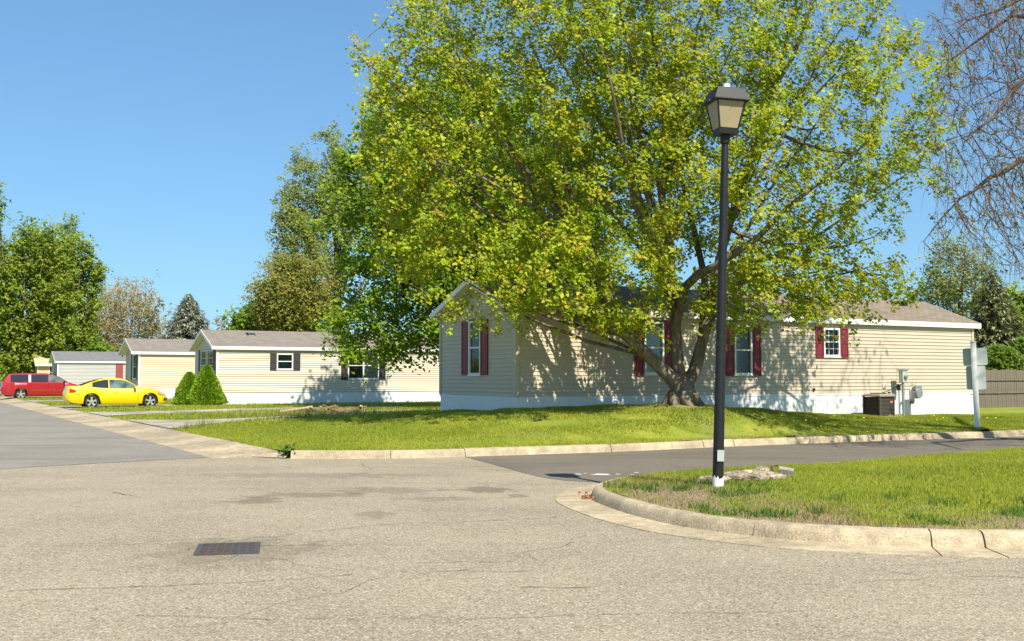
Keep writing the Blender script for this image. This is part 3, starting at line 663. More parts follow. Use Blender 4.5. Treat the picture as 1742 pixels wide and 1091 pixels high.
A1 = (.11, 27.8); WID = 4.48
wins1 = [(4.17, 4.87, 1.65, 3.14), (7.51, 8.21, 1.64, 3.10), (11.22, 11.93, 2.22, 3.12)]; gw1 = [(1.92, 2.64, 1.63, 3.15)]
h1, ro1, rp1 = house('tan mobile home with maroon shutters behind the big maple', A1, 18.5, WID, 1.05, 3.41, .86, (M['tan'], M['roof_brown'], M['skirt']), .1135, wins1, gw1, indiv=True, group='mobile homes along the street', trim=False)
for w in wins1[:2]: window(h1, 'long', *w, fills=('curtain_reflection', 'dark_fill'))
window(h1, 'long', *wins1[2], fills=('curtain_reflection', 'dark_fill'), grid=3); window(h1, 'gable', *gw1[0], fills=('curtain_reflection', 'dark_fill'), grid=0)
for w in wins1:
    sw = .33 if w[2] < 2 else .34
    for a, b in ((w[0]-.02-sw, w[0]-.02), (w[1]+.02, w[1]+.02+sw)): shutter(h1, 'long', a, b, w[2]-.04, w[3]+.04, M['maroon'])
for a, b in ((1.50, 1.90), (2.66, 3.04)): shutter(h1, 'gable', a, b, 1.63, 3.17, M['maroon'])
roof_vent(ro1, rp1(16.9, 1.7), M['dark'])
A2 = (-15.1, 54.2)
w2 = [(3.13, 4.0, 1.94, 2.78), (7.1, 8.91, 1.44, 2.90)]; g2 = [(.62, 3.3, 1.33, 2.97)]
h2, ro2, rp2 = house('cream mobile home with charcoal shutters beyond the clipped cone shrubs', A2, 18.5, WID, .76, 3.12, .86, (M['cream'], M['roof_grey'], M['skirt']), .118, w2, g2, over=(.3, .15), group='mobile homes along the street')
window(h2, 'long', *w2[0], fills=('blind', 'blind')); window(h2, 'long', *w2[1], fills=('curtain_reflection', 'dark_fill'), mul=True); window(h2, 'gable', *g2[0], fills=('curtain_reflection', 'dark_fill'), mul=True, grid=3)
for a, b, z0, z1 in ((2.76, 3.11, 1.9, 2.8), (4.02, 4.4, 1.9, 2.8), (6.7, 7.08, 1.4, 2.92), (8.93, 9.3, 1.4, 2.92)): shutter(h2, 'long', a, b, z0, z1, M['char'])
for a, b in ((.22, .6), (3.32, 3.7)): shutter(h2, 'gable', a, b, 1.3, 3.0, M['char'])
roof_vent(ro2, rp2(2.2, 1.6), M['steel']); roof_vent(ro2, rp2(12.5, 1.2), M['dark'], .1)
A3 = (-24.3, 69.0); g3 = [(.9, 2.1, 1.41, 3.02)]
h3, ro3, rp3 = house('peach coloured mobile home directly behind the yellow coupe bonnet', A3, 18.5, WID, .82, 3.18, .86, (M['peach'], M['roof_grey'], M['skirt']), .12, [], g3, over=(.5, .15), group='mobile homes along the street')
window(h3, 'gable', *g3[0], fills=('curtain_reflection', 'dark_fill'))
for a, b in ((.45, .88), (2.12, 2.55)): shutter(h3, 'gable', a, b, 1.35, 3.05, M['char'])
t = MB(); t.box(-.05, -.024, 2.75, 2.95, .8, 3.5); t.build('gable_trim', M['white'], h3)
roof_vent(ro3, rp3(4.7, 1.7), M['dark'], .28); pipe(ro3, rp3(6.5, 1.3))
A4 = (-44.6, 104.0); g4 = [(2.9, 3.9, 1.6, 3.0)]
h4, ro4, rp4 = house('pale grey mobile home with slate roof beyond the peach one', A4, 18.5, WID, .7, 3.06, .95, (M['grey_vinyl'], M['roof_slate'], M['skirt']), .14, [], g4, over=(.3, .15), group='mobile homes along the street')
window(h4, 'gable', *g4[0], fills=('blind', 'blind')); shutter(h4, 'long', 5.4, 6.1, 1.2, 2.95, M['red_door'], 'red_panel'); shutter(h4, 'gable', 1.6, 2.2, .9, 2.0, M['red_door'], 'red_panel')
pipe(ro4, rp4(6.2, 1.0), M['dark']); pipe(ro4, rp4(8.3, 1.7), M['dark'], .1, .1); pipe(ro4, rp4(8.5, 2.0))
p5 = UV(6.8, 110); w5 = [(1.2, 3.4, 1.3, 2.75)]
h5, ro5, rp5 = house('ochre mobile home half hidden behind the grey one', p5, 14, WID, .6, 3.0, .95, (M['ochre'], M['roof_tan'], M['ochre']), .2, w5, [], over=(.3, .4), group='mobile homes along the street')
window(h5, 'long', *w5[0], fills=('dark_fill', 'dark_fill'), mul=True, grid=3)

# satellite dish on the second home's roof
sdp = rp2(7.3, .8); dish = empty('satellite_dish', tuple(Matrix.Rotation(PI/6, 4, 'Z') @ Vector(sdp) + Vector((A2[0], A2[1], 0))), PI/6); tag(dish, 'small grey satellite dish standing on the cream home roof among leaves', 'satellite dish')
d = MB(); d.tube([(0, 0, 0), (0, 0, .35), (0, -.12, .5)], .025, 6); d.build('mast', M['steel'], dish)
d = MB(); d.lathe([(.001, 0), (.15, .012), (.3, .05), (.3, .062), (.15, .026), (.001, .014)], 16, cap=False); do = d.build('reflector', M['steel'], dish, (0, -.14, .55), smooth=True); do.rotation_euler = (math.radians(65), 0, .3)
d = MB(); d.tube([(0, -.14, .42), (0, -.45, .6)], .012, 5); d.box(-.04, .04, -.5, -.43, .57, .65); d.build('feed_arm', M['steel'], dish)

# ------------------------------------------------------------------ things at the tan home's wall
def H1(x, y, z=0): v = Matrix.Rotation(PI/6, 4, 'Z') @ Vector((x, y, z)) + Vector((A1[0], A1[1], 0)); return (v.x, v.y, v.z)
q = H1(12.72, -.85); zg = ZL(q[0], q[1]); ac = empty('air_conditioner', (q[0], q[1], zg), PI/6); tag(ac, 'dark brown outdoor air conditioner on the lawn by the white skirting', 'air conditioner')
a = MB(); a.box(-.3, .3, -.3, .3, .05, .62); a.build('case', M['dark'], ac)
for k in range(13):
    a = MB(); z = .07+k*.042; a.loft([[(-.325, -.325, z), (.325, -.325, z), (.325, .325, z), (-.325, .325, z)], [(-.302, -.302, z+.022), (.302, -.302, z+.022), (.302, .302, z+.022), (-.302, .302, z+.022)]]); a.build('louvre', M['ac'], ac)
a = MB()
for sx in (-1, 1):
    for sy in (-1, 1): a.box(sx*.315-.025, sx*.315+.025, sy*.315-.025, sy*.315+.025, .03, .635)
a.build('corner_post', M['ac'], ac)
a = MB(); a.loft([[(-.36*c, -.36*c, z), (.36*c, -.36*c, z), (.36*c, .36*c, z), (-.36*c, .36*c, z)] for c, z in ((1, .636), (1, .668), (.8, .72))]); lid = a.build('lid', M['ac_lid'], ac)
a = MB()
for r in (.07, .13, .19, .25): a.lathe([(r-.006, .722), (r-.006, .735), (r+.006, .735), (r+.006, .722)], 20, cap=False)
for k in range(6): a.box(-.25, .25, -.004, .004, .736, .741) if k == 0 else a.tube([(-.25*math.cos(k*PI/6), -.25*math.sin(k*PI/6), .738), (.25*math.cos(k*PI/6), .25*math.sin(k*PI/6), .738)], .005, 4)
a.lathe([(.255, .7205), (.255, .7225)], 20); a.build('fan_grille', M['dark'], lid)
a = MB(); a.box(.13, .26, -.334, -.328, .44, .49); a.build('label_plate', M['orange'], ac)
a = MB(); a.box(-.42, .42, -.42, .42, -.1, .028); a.build('base_pad', M['concrete_grey'], ac)

q = H1(14.38, -.42); zg = ZL(q[0], q[1]); mt = empty('electric_meter', (q[0], q[1], zg), PI/6); tag(mt, 'grey electric meter box on a steel conduit by the tan siding', 'electric meter')
a = MB(); a.tube([(0, 0, -.1), (0, 0, 1.1)], .045, 8); a.tube([(-.13, .06, -.1), (-.13, .06, .85)], .022, 6); a.build('conduit', M['steel'], mt, smooth=True)
a = MB(); a.box(-.1, .13, -.08, .08, 1.08, 1.46); b = a.build('meter_box', M['sign_back'], mt); a = MB(); a.box(-.12, .15, -.1, .1, 1.461, 1.5); a.build('cover', M['steel'], b); a = MB(); a.lathe([(.07, 0), (.07, .05), (.05, .08)], 14); o = a.build('dial', M['steel'], b, (.015, -.082, 1.27)); o.rotation_euler = (PI/2, 0, 0)
a = MB(); a.box(-.19, -.09, .02, .1, .82, 1.02); a.build('switch_box', M['dark'], mt)
a = MB(); a.tube([(.0, -.02, 1.05), (-.3, .2, .85), (-.7, .3, .72), (-.95, .1, .7)], .012, 5); a.build('cable', M['dark'], mt)
q = H1(14.95, -.45); zg = ZL(q[0], q[1]); gm = empty('gas_meter', (q[0], q[1], zg), PI/6); tag(gm, 'grey gas meter with curved pipes right of the electric meter', 'gas meter')
a = MB(); a.lathe([(.001, -.12), (.15, -.12), (.17, -.06), (.17, .06), (.15, .12), (.001, .12)], 14); o = a.build('meter_body', M['steel'], gm, (.05, 0, .72), smooth=True); o.rotation_euler = (PI/2, 0, 0)
a = MB(); a.box(-.1, .22, -.07, .07, .84, .96); a.build('meter_head', M['steel'], gm)
a = MB(); a.tube([(-.28, 0, -.1), (-.28, 0, .8), (-.24, 0, .92), (-.1, 0, .94)], .03, 7); a.tube([(.22, 0, .92), (.3, .1, .9), (.32, .4, .85)], .028, 7); a.build('pipe', M['steel'], gm, smooth=True)
a = MB(); a.lathe([(.001, 0), (.1, .0), (.12, .03), (.08, .06), (.001, .07)], 12); o = a.build('regulator', M['iron'], gm, (-.28, -.06, .5)); o.rotation_euler = (PI/2, 0, 0)
for (x, z, nm, lab, mm, s) in ((13.95, 1.28, 'outlet_cover', 'white outlet cover on the tan siding above the air conditioner', M['white'], .07), (14.17, 1.03, 'junction_box', 'small brown junction box under the white outlet cover', M['iron'], .06), (10.75, 1.18, 'outdoor_tap', 'small black wall tap on the siding under the small window', M['dark'], .04)):
    q = H1(x, -.023, z); r_ = empty(nm, q, PI/6); tag(r_, lab, nm.replace('_', ' ')); a = MB(); a.box(-s, s, -.03, 0, -s, s); b = a.build('cover_plate', mm, r_); a = MB(); a.box(-s*.5, s*.5, -.055, -.031, -s*.6, s*.3); a.build('socket', M['steel'] if mm is not M['dark'] else M['dark'], b)
# wreath hung on the shutter of the small window
q = H1(11.03, -.07, 2.82); wr = empty('wreath', q, PI/6); tag(wr, 'small dark green wreath hung on the shutter left of the small window', 'wreath'); a = MB()
a.tube([(.075*math.cos(k*PI/7), 0, .1*math.sin(k*PI/7)) for k in range(15)], .026, 6); a.build('ring', mat('wreath_green', (.03, .05, .012), .9), wr)

# ------------------------------------------------------------------ street lamp, sign, drain, rubble, fence
LX, LY = 2.575, 13.33; lz = ZI(LX, LY)
lamp = empty('street_lamp', (LX, LY, lz), math.radians(11)); lamp.rotation_euler = (0.0, math.radians(1.9), math.radians(11)); tag(lamp, 'black street lamp with four sided lantern on the grass island', 'street lamp')
a = MB(); a.lathe([(.069, -.15), (.067, .6), (.061, 2.0), (.051, 3.4), (.043, 4.36)], 18); pole = a.build('pole', M['black'], lamp, smooth=True)
a = MB(); k = 22; a.loft([[(0.0715*math.cos(2*PI*j/k), 0.0715*math.sin(2*PI*j/k), z if i == 0 else z + .05*random.random()) for j in range(k)] for i, z in enumerate((-.03, .095))], cap=False); a.build('paint_band', M['paint'], pole, smooth=True)
a = MB(); a.box(-.045, .045, -.078, -.068, .32, .46); a.build('number_plate', M['sign_back'], pole)
a = MB(); a.lathe([(.055, 4.34), (.062, 4.36), (.062, 4.44), (.045, 4.45), (.045, 4.5)], 14); a.build('collar', M['black'], pole, smooth=True)
def ring4(s, z): return [(-s, -s, z), (s, -s, z), (s, s, z), (-s, s, z)]
lan = empty('lantern', (0, 0, 4.44), 0, lamp)
a = MB(); a.loft([ring4(.085, .0), ring4(.118, .01), ring4(.128, .085)]); a.build('lantern_base', M['black'], lan)
zb, zt, sb, st = .086, .425, .124, .186
for k in range(4):
    a = MB(); e = .012
    a.add([(-sb+e, -sb, zb), (sb-e, -sb, zb), (st-e, -st, zt), (-st+e, -st, zt), (-sb+e, -sb+.006, zb), (sb-e, -sb+.006, zb), (st-e, -st+.006, zt), (-st+e, -st+.006, zt)], [(0,1,2,3),(7,6,5,4),(0,4,5,1),(1,5,6,2),(2,6,7,3),(3,7,4,0)])
    a.build('lamp_pane', M['lamp_pane'], lan, (0, 0, 0), k*PI/2)
a = MB()
for sx, sy in ((-1, -1), (1, -1), (1, 1), (-1, 1)): a.tube([(sx*sb, sy*sb, zb-.01), (sx*st, sy*st, zt+.01)], .013, 4)
a.build('lantern_frame', M['black'], lan)
a = MB(); a.loft([ring4(.195, .415), ring4(.205, .43), ring4(.238, .425), ring4(.235, .442), ring4(.175, .585), ring4(.165, .592)]); cap = a.build('lantern_roof', M['black'], lan)
a = MB(); a.lathe([(.05, .592), (.05, .632), (.043, .64), (.043, .675), (.001, .685)], 14); a.build('photocell', M['white'], cap, smooth=True)
a = MB()
for x, y in ((0.03, -.242), (-.238, -.05)): a.lathe([(.001, -.008), (.01, 0), (.001, .01)], 6, (x, y, .432))
a.build('screw', M['steel'], cap)

sx, sy = 12.31, 28.1; sg = empty('sign_post', (sx, sy, ZL(sx, sy)), math.radians(-4)); sg.rotation_euler = (0, math.radians(-1.4), math.radians(-24)); tag(sg, 'white square post with two grey sign panels on the right lawn', 'sign post')
a = MB(); a.box(-.07, .07, -.07, .07, -.3, 2.26); a.box(-.078, .078, -.078, .078, 2.261, 2.29); a.build('post', M['white'], sg)
def rrect(w, h, r, y0, y1):
    p = []
    for cx_, cz, a0 in ((w/2-r, h/2-r, 0), (-w/2+r, h/2-r, 90), (-w/2+r, -h/2+r, 180), (w/2-r, -h/2+r, 270)):
        for k in range(5): t = math.radians(a0+k*22.5); p.append((cx_+r*math.cos(t), cz+r*math.sin(t)))
    return MB().prism(p, 'y', y0, y1)
rrect(.60, .46, .05, .075, .083).build('sign_panel', M['sign_back'], sg, (.03, 0, 1.88)); rrect(.48, .62, .05, .075, .083).build('sign_panel', M['sign_back'], sg, (.03, 0, 1.32))

drain_c = np.mean([(-2.93, 9.94), (-2.48, 10.22), (-2.32, 9.84), (-2.74, 9.43)], 0)
dr = empty('storm_drain', (drain_c[0], drain_c[1], 0), math.radians(12)); tag(dr, 'rusty cast iron storm drain grate set in the road', 'storm drain')
a = MB(); w, h = .285, .285
for x0, x1, y0, y1 in ((-w, -w+.05, -h, h), (w-.05, w, -h, h), (-w+.05, w-.05, -h, -h+.035), (-w+.05, w-.05, h-.035, h)): a.box(x0, x1, y0, y1, .002, .022)
a.build('grate_frame', M['iron'], dr)
for r_ in range(1, 4): a = MB(); y = -h+.035+r_*(2*h-.07)/4; a.box(-w+.05, w-.05, y-.022, y+.022, .006, .02); a.build('grate_bar', M['iron'], dr)
for c_ in range(1, 7): a = MB(); x = -w+.05+c_*(2*w-.1)/7; a.box(x-.011, x+.011, -h+.035, h-.035, .0075, .018); a.build('grate_bar', M['iron'], dr)
a = MB(); a.add([(-w+.05, -h+.03, .0045), (w-.05, -h+.03, .0045), (w-.05, h-.03, .0045), (-w+.05, h-.03, .0045)], [(0, 1, 2, 3)]); a.build('sump_shade', M['dark'], dr)  # flat black sheet just above the road, standing in for the shaded pit

def rock(name, pts, zs_, m, parent=None, loc=(0, 0, 0), rz=0, jit=.02):
    a = MB(); n = len(pts); rings = []
    for (s, z) in zs_: rings.append([(p[0]*s+random.uniform(-jit, jit), p[1]*s+random.uniform(-jit, jit), z+random.uniform(-jit, jit)) for p in pts])
    a.loft(rings); return a.build(name, m, parent, loc, rz)
rub = empty('concrete_rubble', (3.12, 14.1, ZI(3.1, 14.1))); tag(rub, 'broken tan concrete footing lying on the grass right of the lamp', 'rubble')
def ragged(rx, ry, n): return [(rx*math.cos(t)*random.uniform(.72, 1.15), ry*math.sin(t)*random.uniform(.72, 1.15)) for t in np.arange(n)*2*PI/n]
rock('concrete_chunk', ragged(.44, .27, 26), [(.94, -.06), (1, .015), (.98, .05), (.86, .075), (.62, .10), (.35, .115), (.12, .12)], M['rubble'], rub, (.05, 0, 0), jit=.012)
rock('concrete_chunk', ragged(.25, .15, 15), [(1, -.04), (1, .02), (.85, .045), (.4, .05)], M['rubble'], rub, (-.42, -.1, 0), .3, jit=.010)
rock('concrete_chunk', ragged(.13, .09, 13), [(1, 0), (.95, .03), (.7, .055), (.3, .06)], M['rubble'], rub, (.2, .05, .095), .5, jit=.012)
rock('concrete_chunk', ragged(.08, .06, 11), [(1, 0), (.9, .02), (.5, .03)], M['concrete'], rub, (-.02, -.08, .10), jit=.006)
blk = empty('concrete_block', (3.68, 14.35, ZI(3.68, 14.3)), -.35); tag(blk, 'small grey concrete block lying on grass beside the broken footing', 'concrete block')
a = MB(); a.box(-.09, .10, -.055, .055, .03, .125); o = a.build('block_body', M['concrete_grey'], blk); o.rotation_euler = (.25, .15, 0)
a = MB(); a.tube([(-.15, -.03, .0), (-.16, -.02, .15), (-.1, .0, .17)], .028, 6); a.build('broken_lug', M['wood'], blk)

fe = empty('wooden_fence', (*UV(30.5, 9.0), .1), PI/6); tag(fe, 'weathered brown board fence behind the right end of tan home', 'fence')
for k in range(85):
    a = MB(); t = random.uniform(-.03, .03); a.box(-.068, .068, -.012, .012, 0, 1.68+t); o = a.build('fence_board', M['fence'], fe, (k*.145, random.uniform(-.006, .006), .1))
for z in (.75, 1.3): a = MB(); a.box(0, 12.3, -.06, -.02, z, z+.09); a.build('fence_rail', M['fence'], fe)
for k in range(6): a = MB(); a.box(-.05, .05, .025, .12, -.1, 1.75); a.build('fence_post', M['fence'], fe, (k*2.4+.1, 0, 0))

# pile of broken timber on the empty lot
c = UV(7.2, 17.6); pile = empty('timber_pile', (c[0], c[1], ZL(*c))); tag(pile, 'low pile of broken brown timber on the empty lot grass', 'timber pile')
for k in range(22):
    a = MB(); l = random.uniform(.4, 1.3); s = random.uniform(.03, .07); a.box(-l/2, l/2, -s, s, -s*.6, s*.6)
    o = a.build('timber', M['wood'] if k % 3 else M['bark_pale'], pile, (random.gauss(0, .6), random.gauss(0, .35), .08+random.random()*.16)); o.rotation_euler = (random.uniform(-.3, .3), random.uniform(-.25, .25), random.uniform(0, PI))

# ------------------------------------------------------------------ cars
def lerp_tab(tab):
    X = [p[0] for p in tab]; Y = [p[1] for p in tab]; return lambda x: float(np.interp(x, X, Y))

def car(label, paint, spec, loc, rz, group):
    root = empty(spec['name'], loc, rz); tag(root, label, spec['cat'], group)
    Lc = spec['L']; W2 = spec['W']/2; top = lerp_tab(spec['deck']); roof = lerp_tab(spec['roof']); belt = lerp_tab(spec['belt']); bot = lerp_tab(spec['bot']); wid = lerp_tab(spec['wid'])
    R = spec['R']; ar = R + .055; wx = spec['wheels']
    xs = sorted(set(np.round(np.r_[np.linspace(0, Lc, 40), *[np.linspace(c-ar, c+ar, 15) for c in wx]], 3)))
    rings = []
    for x in xs:
        w = W2*wid(x); zb = bot(x)
        for c in wx:
            if abs(x-c) < ar: zb = max(zb, R + math.sqrt(max(ar*ar-(x-c)**2, 0)))
        zt = top(x); mid = zb*.45+zt*.55 if zb < zt*.7 else (zb+zt)/2
        half = [(w*.94, zb), (w, zb+(zt-zb)*.12), (w*1.0, mid), (w*.965, zt-.07), (w*.90, zt-.012), (w*.5, zt+.012)]
        rings.append([(x, -y, z) for y, z in half] + [(x, y, z) for y, z in reversed(half)])
    a = MB(); a.loft(rings); a.build('body', paint, root, smooth=38)
    g0, g1 = spec['roof'][0][0], spec['roof'][-1][0]; xs2 = np.linspace(g0, g1, 34); wr = spec.get('wr', .72)
    def side(x, z):   # half width of the cabin at x, z
        zb, zr = belt(x)-.03, max(roof(x), belt(x)); wb = W2*wid(x)*.945; tpr = (z-zb)/max(zr-zb, .05) if zr > zb else 0
        full = (z-zb)/spec.get('gh', .55); return wb - (wb - W2*wr)*min(1.0, max(0, full))
    rings = []
    for x in xs2:
        zr = max(roof(x), belt(x)-.03); zb = belt(x)-.05; ze_ = max(zr-.05, zb)
        half = [(side(x, zb), zb), (side(x, ze_), ze_), (side(x, ze_)*.9, max(zr-.012, zb)), (side(x, ze_)*.45, max(zr+.008, zb))]
        rings.append([(x, -y, z) for y, z in half] + [(x, y, z) for y, z in reversed(half)])
    a = MB(); a.loft(rings); a.build('roof', paint, root, smooth=38)
    for sgn in (-1, 1):
        for (x0, x1, lo, hi, mm, nm) in spec['side_glass']:
            a = MB(); pts = []
            for x in np.linspace(x0, x1, 9):
                zl_ = belt(x)+lo; zh = max(min(roof(x)-hi, spec['gtop']), zl_+.004); pts.append([(x, sgn*(side(x, z)+.006), z) for z in (zl_, (zl_+zh)/2, zh)])
            a.loft(pts, cap=False, closed=False); a.build(nm, M[mm], root, smooth=True)
    for (x0, x1, nm) in spec['ends']:
        a = MB(); pts = []
        for x in np.linspace(x0, x1, 7):
            zr = roof(x); y1 = side(x, zr-.05)*.93; pts.append([(x, y1*t, zr+.014-.022*t*t) for t in (-1, -.6, -.2, .2, .6, 1)])
        a.loft(pts, cap=False, closed=False); a.build(nm, M['car_glass'], root, smooth=True)
    # wheels
    for cx_ in wx:
        for sgn in (-1, 1):
            yw = sgn*(W2*.955-.1); wh = empty('wheel', (cx_, yw, R), 0, root)
            prof = [(R*.72, -.1), (R*.9, -.105), (R, -.08), (R, .08), (R*.9, .105), (R*.72, .1), (R*.72, -.1)]
            a = MB(); a.lathe(prof, 24, cap=False); o = a.build('tyre', M['rubber'], wh, smooth=30); o.rotation_euler = (PI/2, 0, 0)
            a = MB(); a.lathe([(R*.72, -.07), (R*.735, .0), (R*.72, .085), (R*.685, .085), (R*.66, .05)], 24, cap=False)
            for k in range(5):
                t = k*2*PI/5+.3; ct, st_ = math.cos(t), math.sin(t); p = lambda r, s_, z: (r*ct-s_*st_, r*st_+s_*ct, z)
                a.add([p(.03, -.035, .075), p(.03, .035, .075), p(R*.685, .05, .088), p(R*.685, -.05, .088), p(.03, -.035, .045), p(.03, .035, .045), p(R*.685, .05, .06), p(R*.685, -.05, .06)], [(0,1,2,3),(7,6,5,4),(0,4,5,1),(1,5,6,2),(2,6,7,3),(3,7,4,0)])
            a.lathe([(.06, .05), (.06, .092), (.001, .096)], 12); o = a.build('rim', M['alloy'], wh); o.rotation_euler = (PI/2 if sgn < 0 else -PI/2, 0, 0)
            a = MB(); a.lathe([(.001, .02), (R*.685, .02), (R*.685, -.02), (.001, -.02)], 18, cap=False); o = a.build('brake_disc', M['dark'], wh); o.rotation_euler = (PI/2 if sgn < 0 else -PI/2, 0, 0)
    a = MB(); a.box(.35, Lc-.4, -W2*.8, W2*.8, .2, .42); a.build('underbody', M['dark'], root)
    # lamps, mirrors, handles, seams
    for sgn in (-1, 1):
        for nm, mm, pts in spec['patches']:
            a = MB(); ys = []
            for (x, z) in pts:
                w = W2*wid(x); zt = top(x); f = (z-(zt-.07))/.06 if z > zt-.07 else 0; y = w*(1.0 - .10*max(0, f)) if f > 0 else w
                ys.append((x, sgn*(y+(.03 if 'lamp' in nm or nm == 'air_intake' else .006)), z))
            inn = [(x, y-sgn*.12, z) for x, y, z in ys]; n = len(ys)
            a.add(ys+inn, [tuple(range(n)), tuple(range(2*n-1, n-1, -1))]+[(j, (j+1) % n, n+(j+1) % n, n+j) for j in range(n)]); a.build(nm, M[mm] if mm else paint, root)
        mx, mz = spec['mirror']; a = MB(); a.loft([[(mx, sgn*(W2*.9), mz-.03), (mx+.05, sgn*W2*.9, mz-.03), (mx+.05, sgn*W2*.9, mz+.04), (mx, sgn*W2*.9, mz+.04)], [(mx-.03, sgn*(W2+.06), mz-.05), (mx+.09, sgn*(W2+.06), mz-.05), (mx+.07, sgn*(W2+.06), mz+.08), (mx-.03, sgn*(W2+.06), mz+.08)], [(mx-.02, sgn*(W2+.18), mz-.04), (mx+.06, sgn*(W2+.18), mz-.04), (mx+.05, sgn*(W2+.18), mz+.08), (mx-.02, sgn*(W2+.18), mz+.08)]]); a.build('mirror', M['dark'] if spec['name'] != 'coupe' else paint, root)
    fx = Lc; a = MB(); a.box(fx-.06, fx+.004, -W2*.55, W2*.55, spec['grille'][0], spec['grille'][1]); a.build('grille', M['dark'], root)
    return root

coupe = dict(name='coupe', cat='car', L=4.56, W=1.72, R=.315, wheels=(1.10, 3.72), wr=.62, gtop=1.33,
    deck=[(0, .70), (.03, .95), (.12, 1.03), (.25, 1.045), (.6, 1.03), (1.0, .985), (1.5, .92), (2.0, .895), (3.0, .90), (3.25, .935), (3.4, .935), (3.8, .89), (4.15, .83), (4.38, .72), (4.52, .56), (4.56, .45)],
    roof=[(.5, 1.03), (.62, 1.06), (1.0, 1.21), (1.4, 1.33), (1.7, 1.385), (2.05, 1.405), (2.4, 1.39), (2.7, 1.31), (3.0, 1.14), (3.28, .96)],
    belt=[(.4, 1.02), (1.0, .975), (1.5, .925), (2.0, .90), (3.3, .89)], bot=[(0, .42), (.06, .33), (.3, .25), (.8, .2), (4.2, .19), (4.5, .2), (4.56, .3)],
    wid=[(0, .74), (.06, .86), (.25, .95), (.8, 1), (3.4, 1), (4.0, .95), (4.35, .82), (4.5, .62), (4.56, .5)],
    side_glass=[(1.12, 1.84, .03, .055, 'car_glass', 'quarter_window'), (1.88, 3.06, .03, .055, 'car_glass_clear', 'door_window')],
    ends=[(.62, 1.42, 'rear_window'), (2.62, 3.2, 'windscreen')],
    patches=[('tail_lamp', 'tail', [(.13, .74), (.13, .93), (.42, .84), (.34, .76)]), ('head_lamp', 'head', [(4.02, .80), (4.1, .66), (4.3, .60), (4.42, .62), (4.3, .74)]), ('side_marker', 'tail', [(.42, .655), (.42, .675), (.58, .675), (.58, .655)]),
             ('door_handle', '', [(2.05, .76), (2.05, .79), (2.22, .79), (2.22, .76)]), ('door_seam', 'dark', [(1.86, .3), (1.852, .9), (1.862, .9), (1.87, .3)]), ('door_seam', 'dark', [(3.13, .3), (3.16, .86), (3.17, .86), (3.14, .3)]), ('air_intake', 'dark', [(4.36, .33), (4.36, .45), (4.55, .47), (4.55, .36)])],
    mirror=(2.98, .99), grille=(.32, .46))
van = dict(name='minivan', cat='minivan', L=5.14, W=1.95, R=.345, wheels=(1.22, 4.26), wr=.76, gh=.68, gtop=1.66,
    deck=[(0, .75), (.03, 1.0), (.1, 1.12), (.3, 1.16), (4.1, 1.14), (4.35, 1.09), (4.75, .98), (5.0, .8), (5.1, .6), (5.14, .5)],
    roof=[(.06, 1.12), (.14, 1.25), (.28, 1.5), (.42, 1.66), (.7, 1.735), (1.5, 1.755), (2.8, 1.745), (3.2, 1.69), (3.6, 1.52), (4.0, 1.26), (4.2, 1.12)],
    belt=[(0, 1.12), (4.2, 1.09)], bot=[(0, .42), (.06, .36), (.3, .28), (.8, .25), (4.8, .22), (5.14, .3)],
    wid=[(0, .86), (.08, .93), (.4, 1), (4.3, 1), (4.8, .94), (5.02, .8), (5.14, .6)],
    side_glass=[(.58, 1.66, .05, .075, 'car_glass', 'rear_side_window'), (1.68, 1.82, .05, .075, 'steel', 'pillar_trim'), (1.84, 2.88, .05, .075, 'car_glass', 'sliding_door_window'), (2.93, 4.02, .05, .07, 'car_glass_clear', 'door_window')],
    ends=[(.12, .42, 'rear_window'), (3.2, 4.1, 'windscreen')],
    patches=[('tail_lamp', 'tail', [(.1, .78), (.1, 1.06), (.34, 1.04), (.3, .82)]), ('trim_strip', 'chrome', [(1.85, .60), (1.85, .63), (3.9, .63), (3.9, .60)]), ('door_seam', 'dark', [(1.74, .35), (1.74, 1.08), (1.75, 1.08), (1.75, .35)]), ('door_seam', 'dark', [(2.9, .35), (2.9, 1.08), (2.91, 1.08), (2.91, .35)]), ('head_lamp', 'head', [(4.6, .72), (4.6, .86), (4.95, .78), (5.0, .68)]), ('door_handle', '', [(2.62, .93), (2.62, .965), (2.8, .965), (2.8, .93)])],
    mirror=(3.86, 1.16), grille=(.5, .7))
car('bright yellow two door coupe parked on grass before the peach home', M['yellow'], coupe, (-20.85, 49.35, ZL(-19, 50.4)-.02), PI/6, 'cars parked along the street')
v_ = car('red minivan parked behind the yellow coupe', M['red'], van, (-34.4, 71.2, ZL(-32.5, 72.3)-.06), PI/6, 'cars parked along the street')
a = MB(); a.box(-.05, .06, -.85, .85, .42, .56); a.build('bumper_step', M['steel'], v_)
car('blue car at the left edge beyond the red minivan', M['blue'], dict(coupe), (-42.2, 77.5, .02), PI/6, 'cars parked along the street')

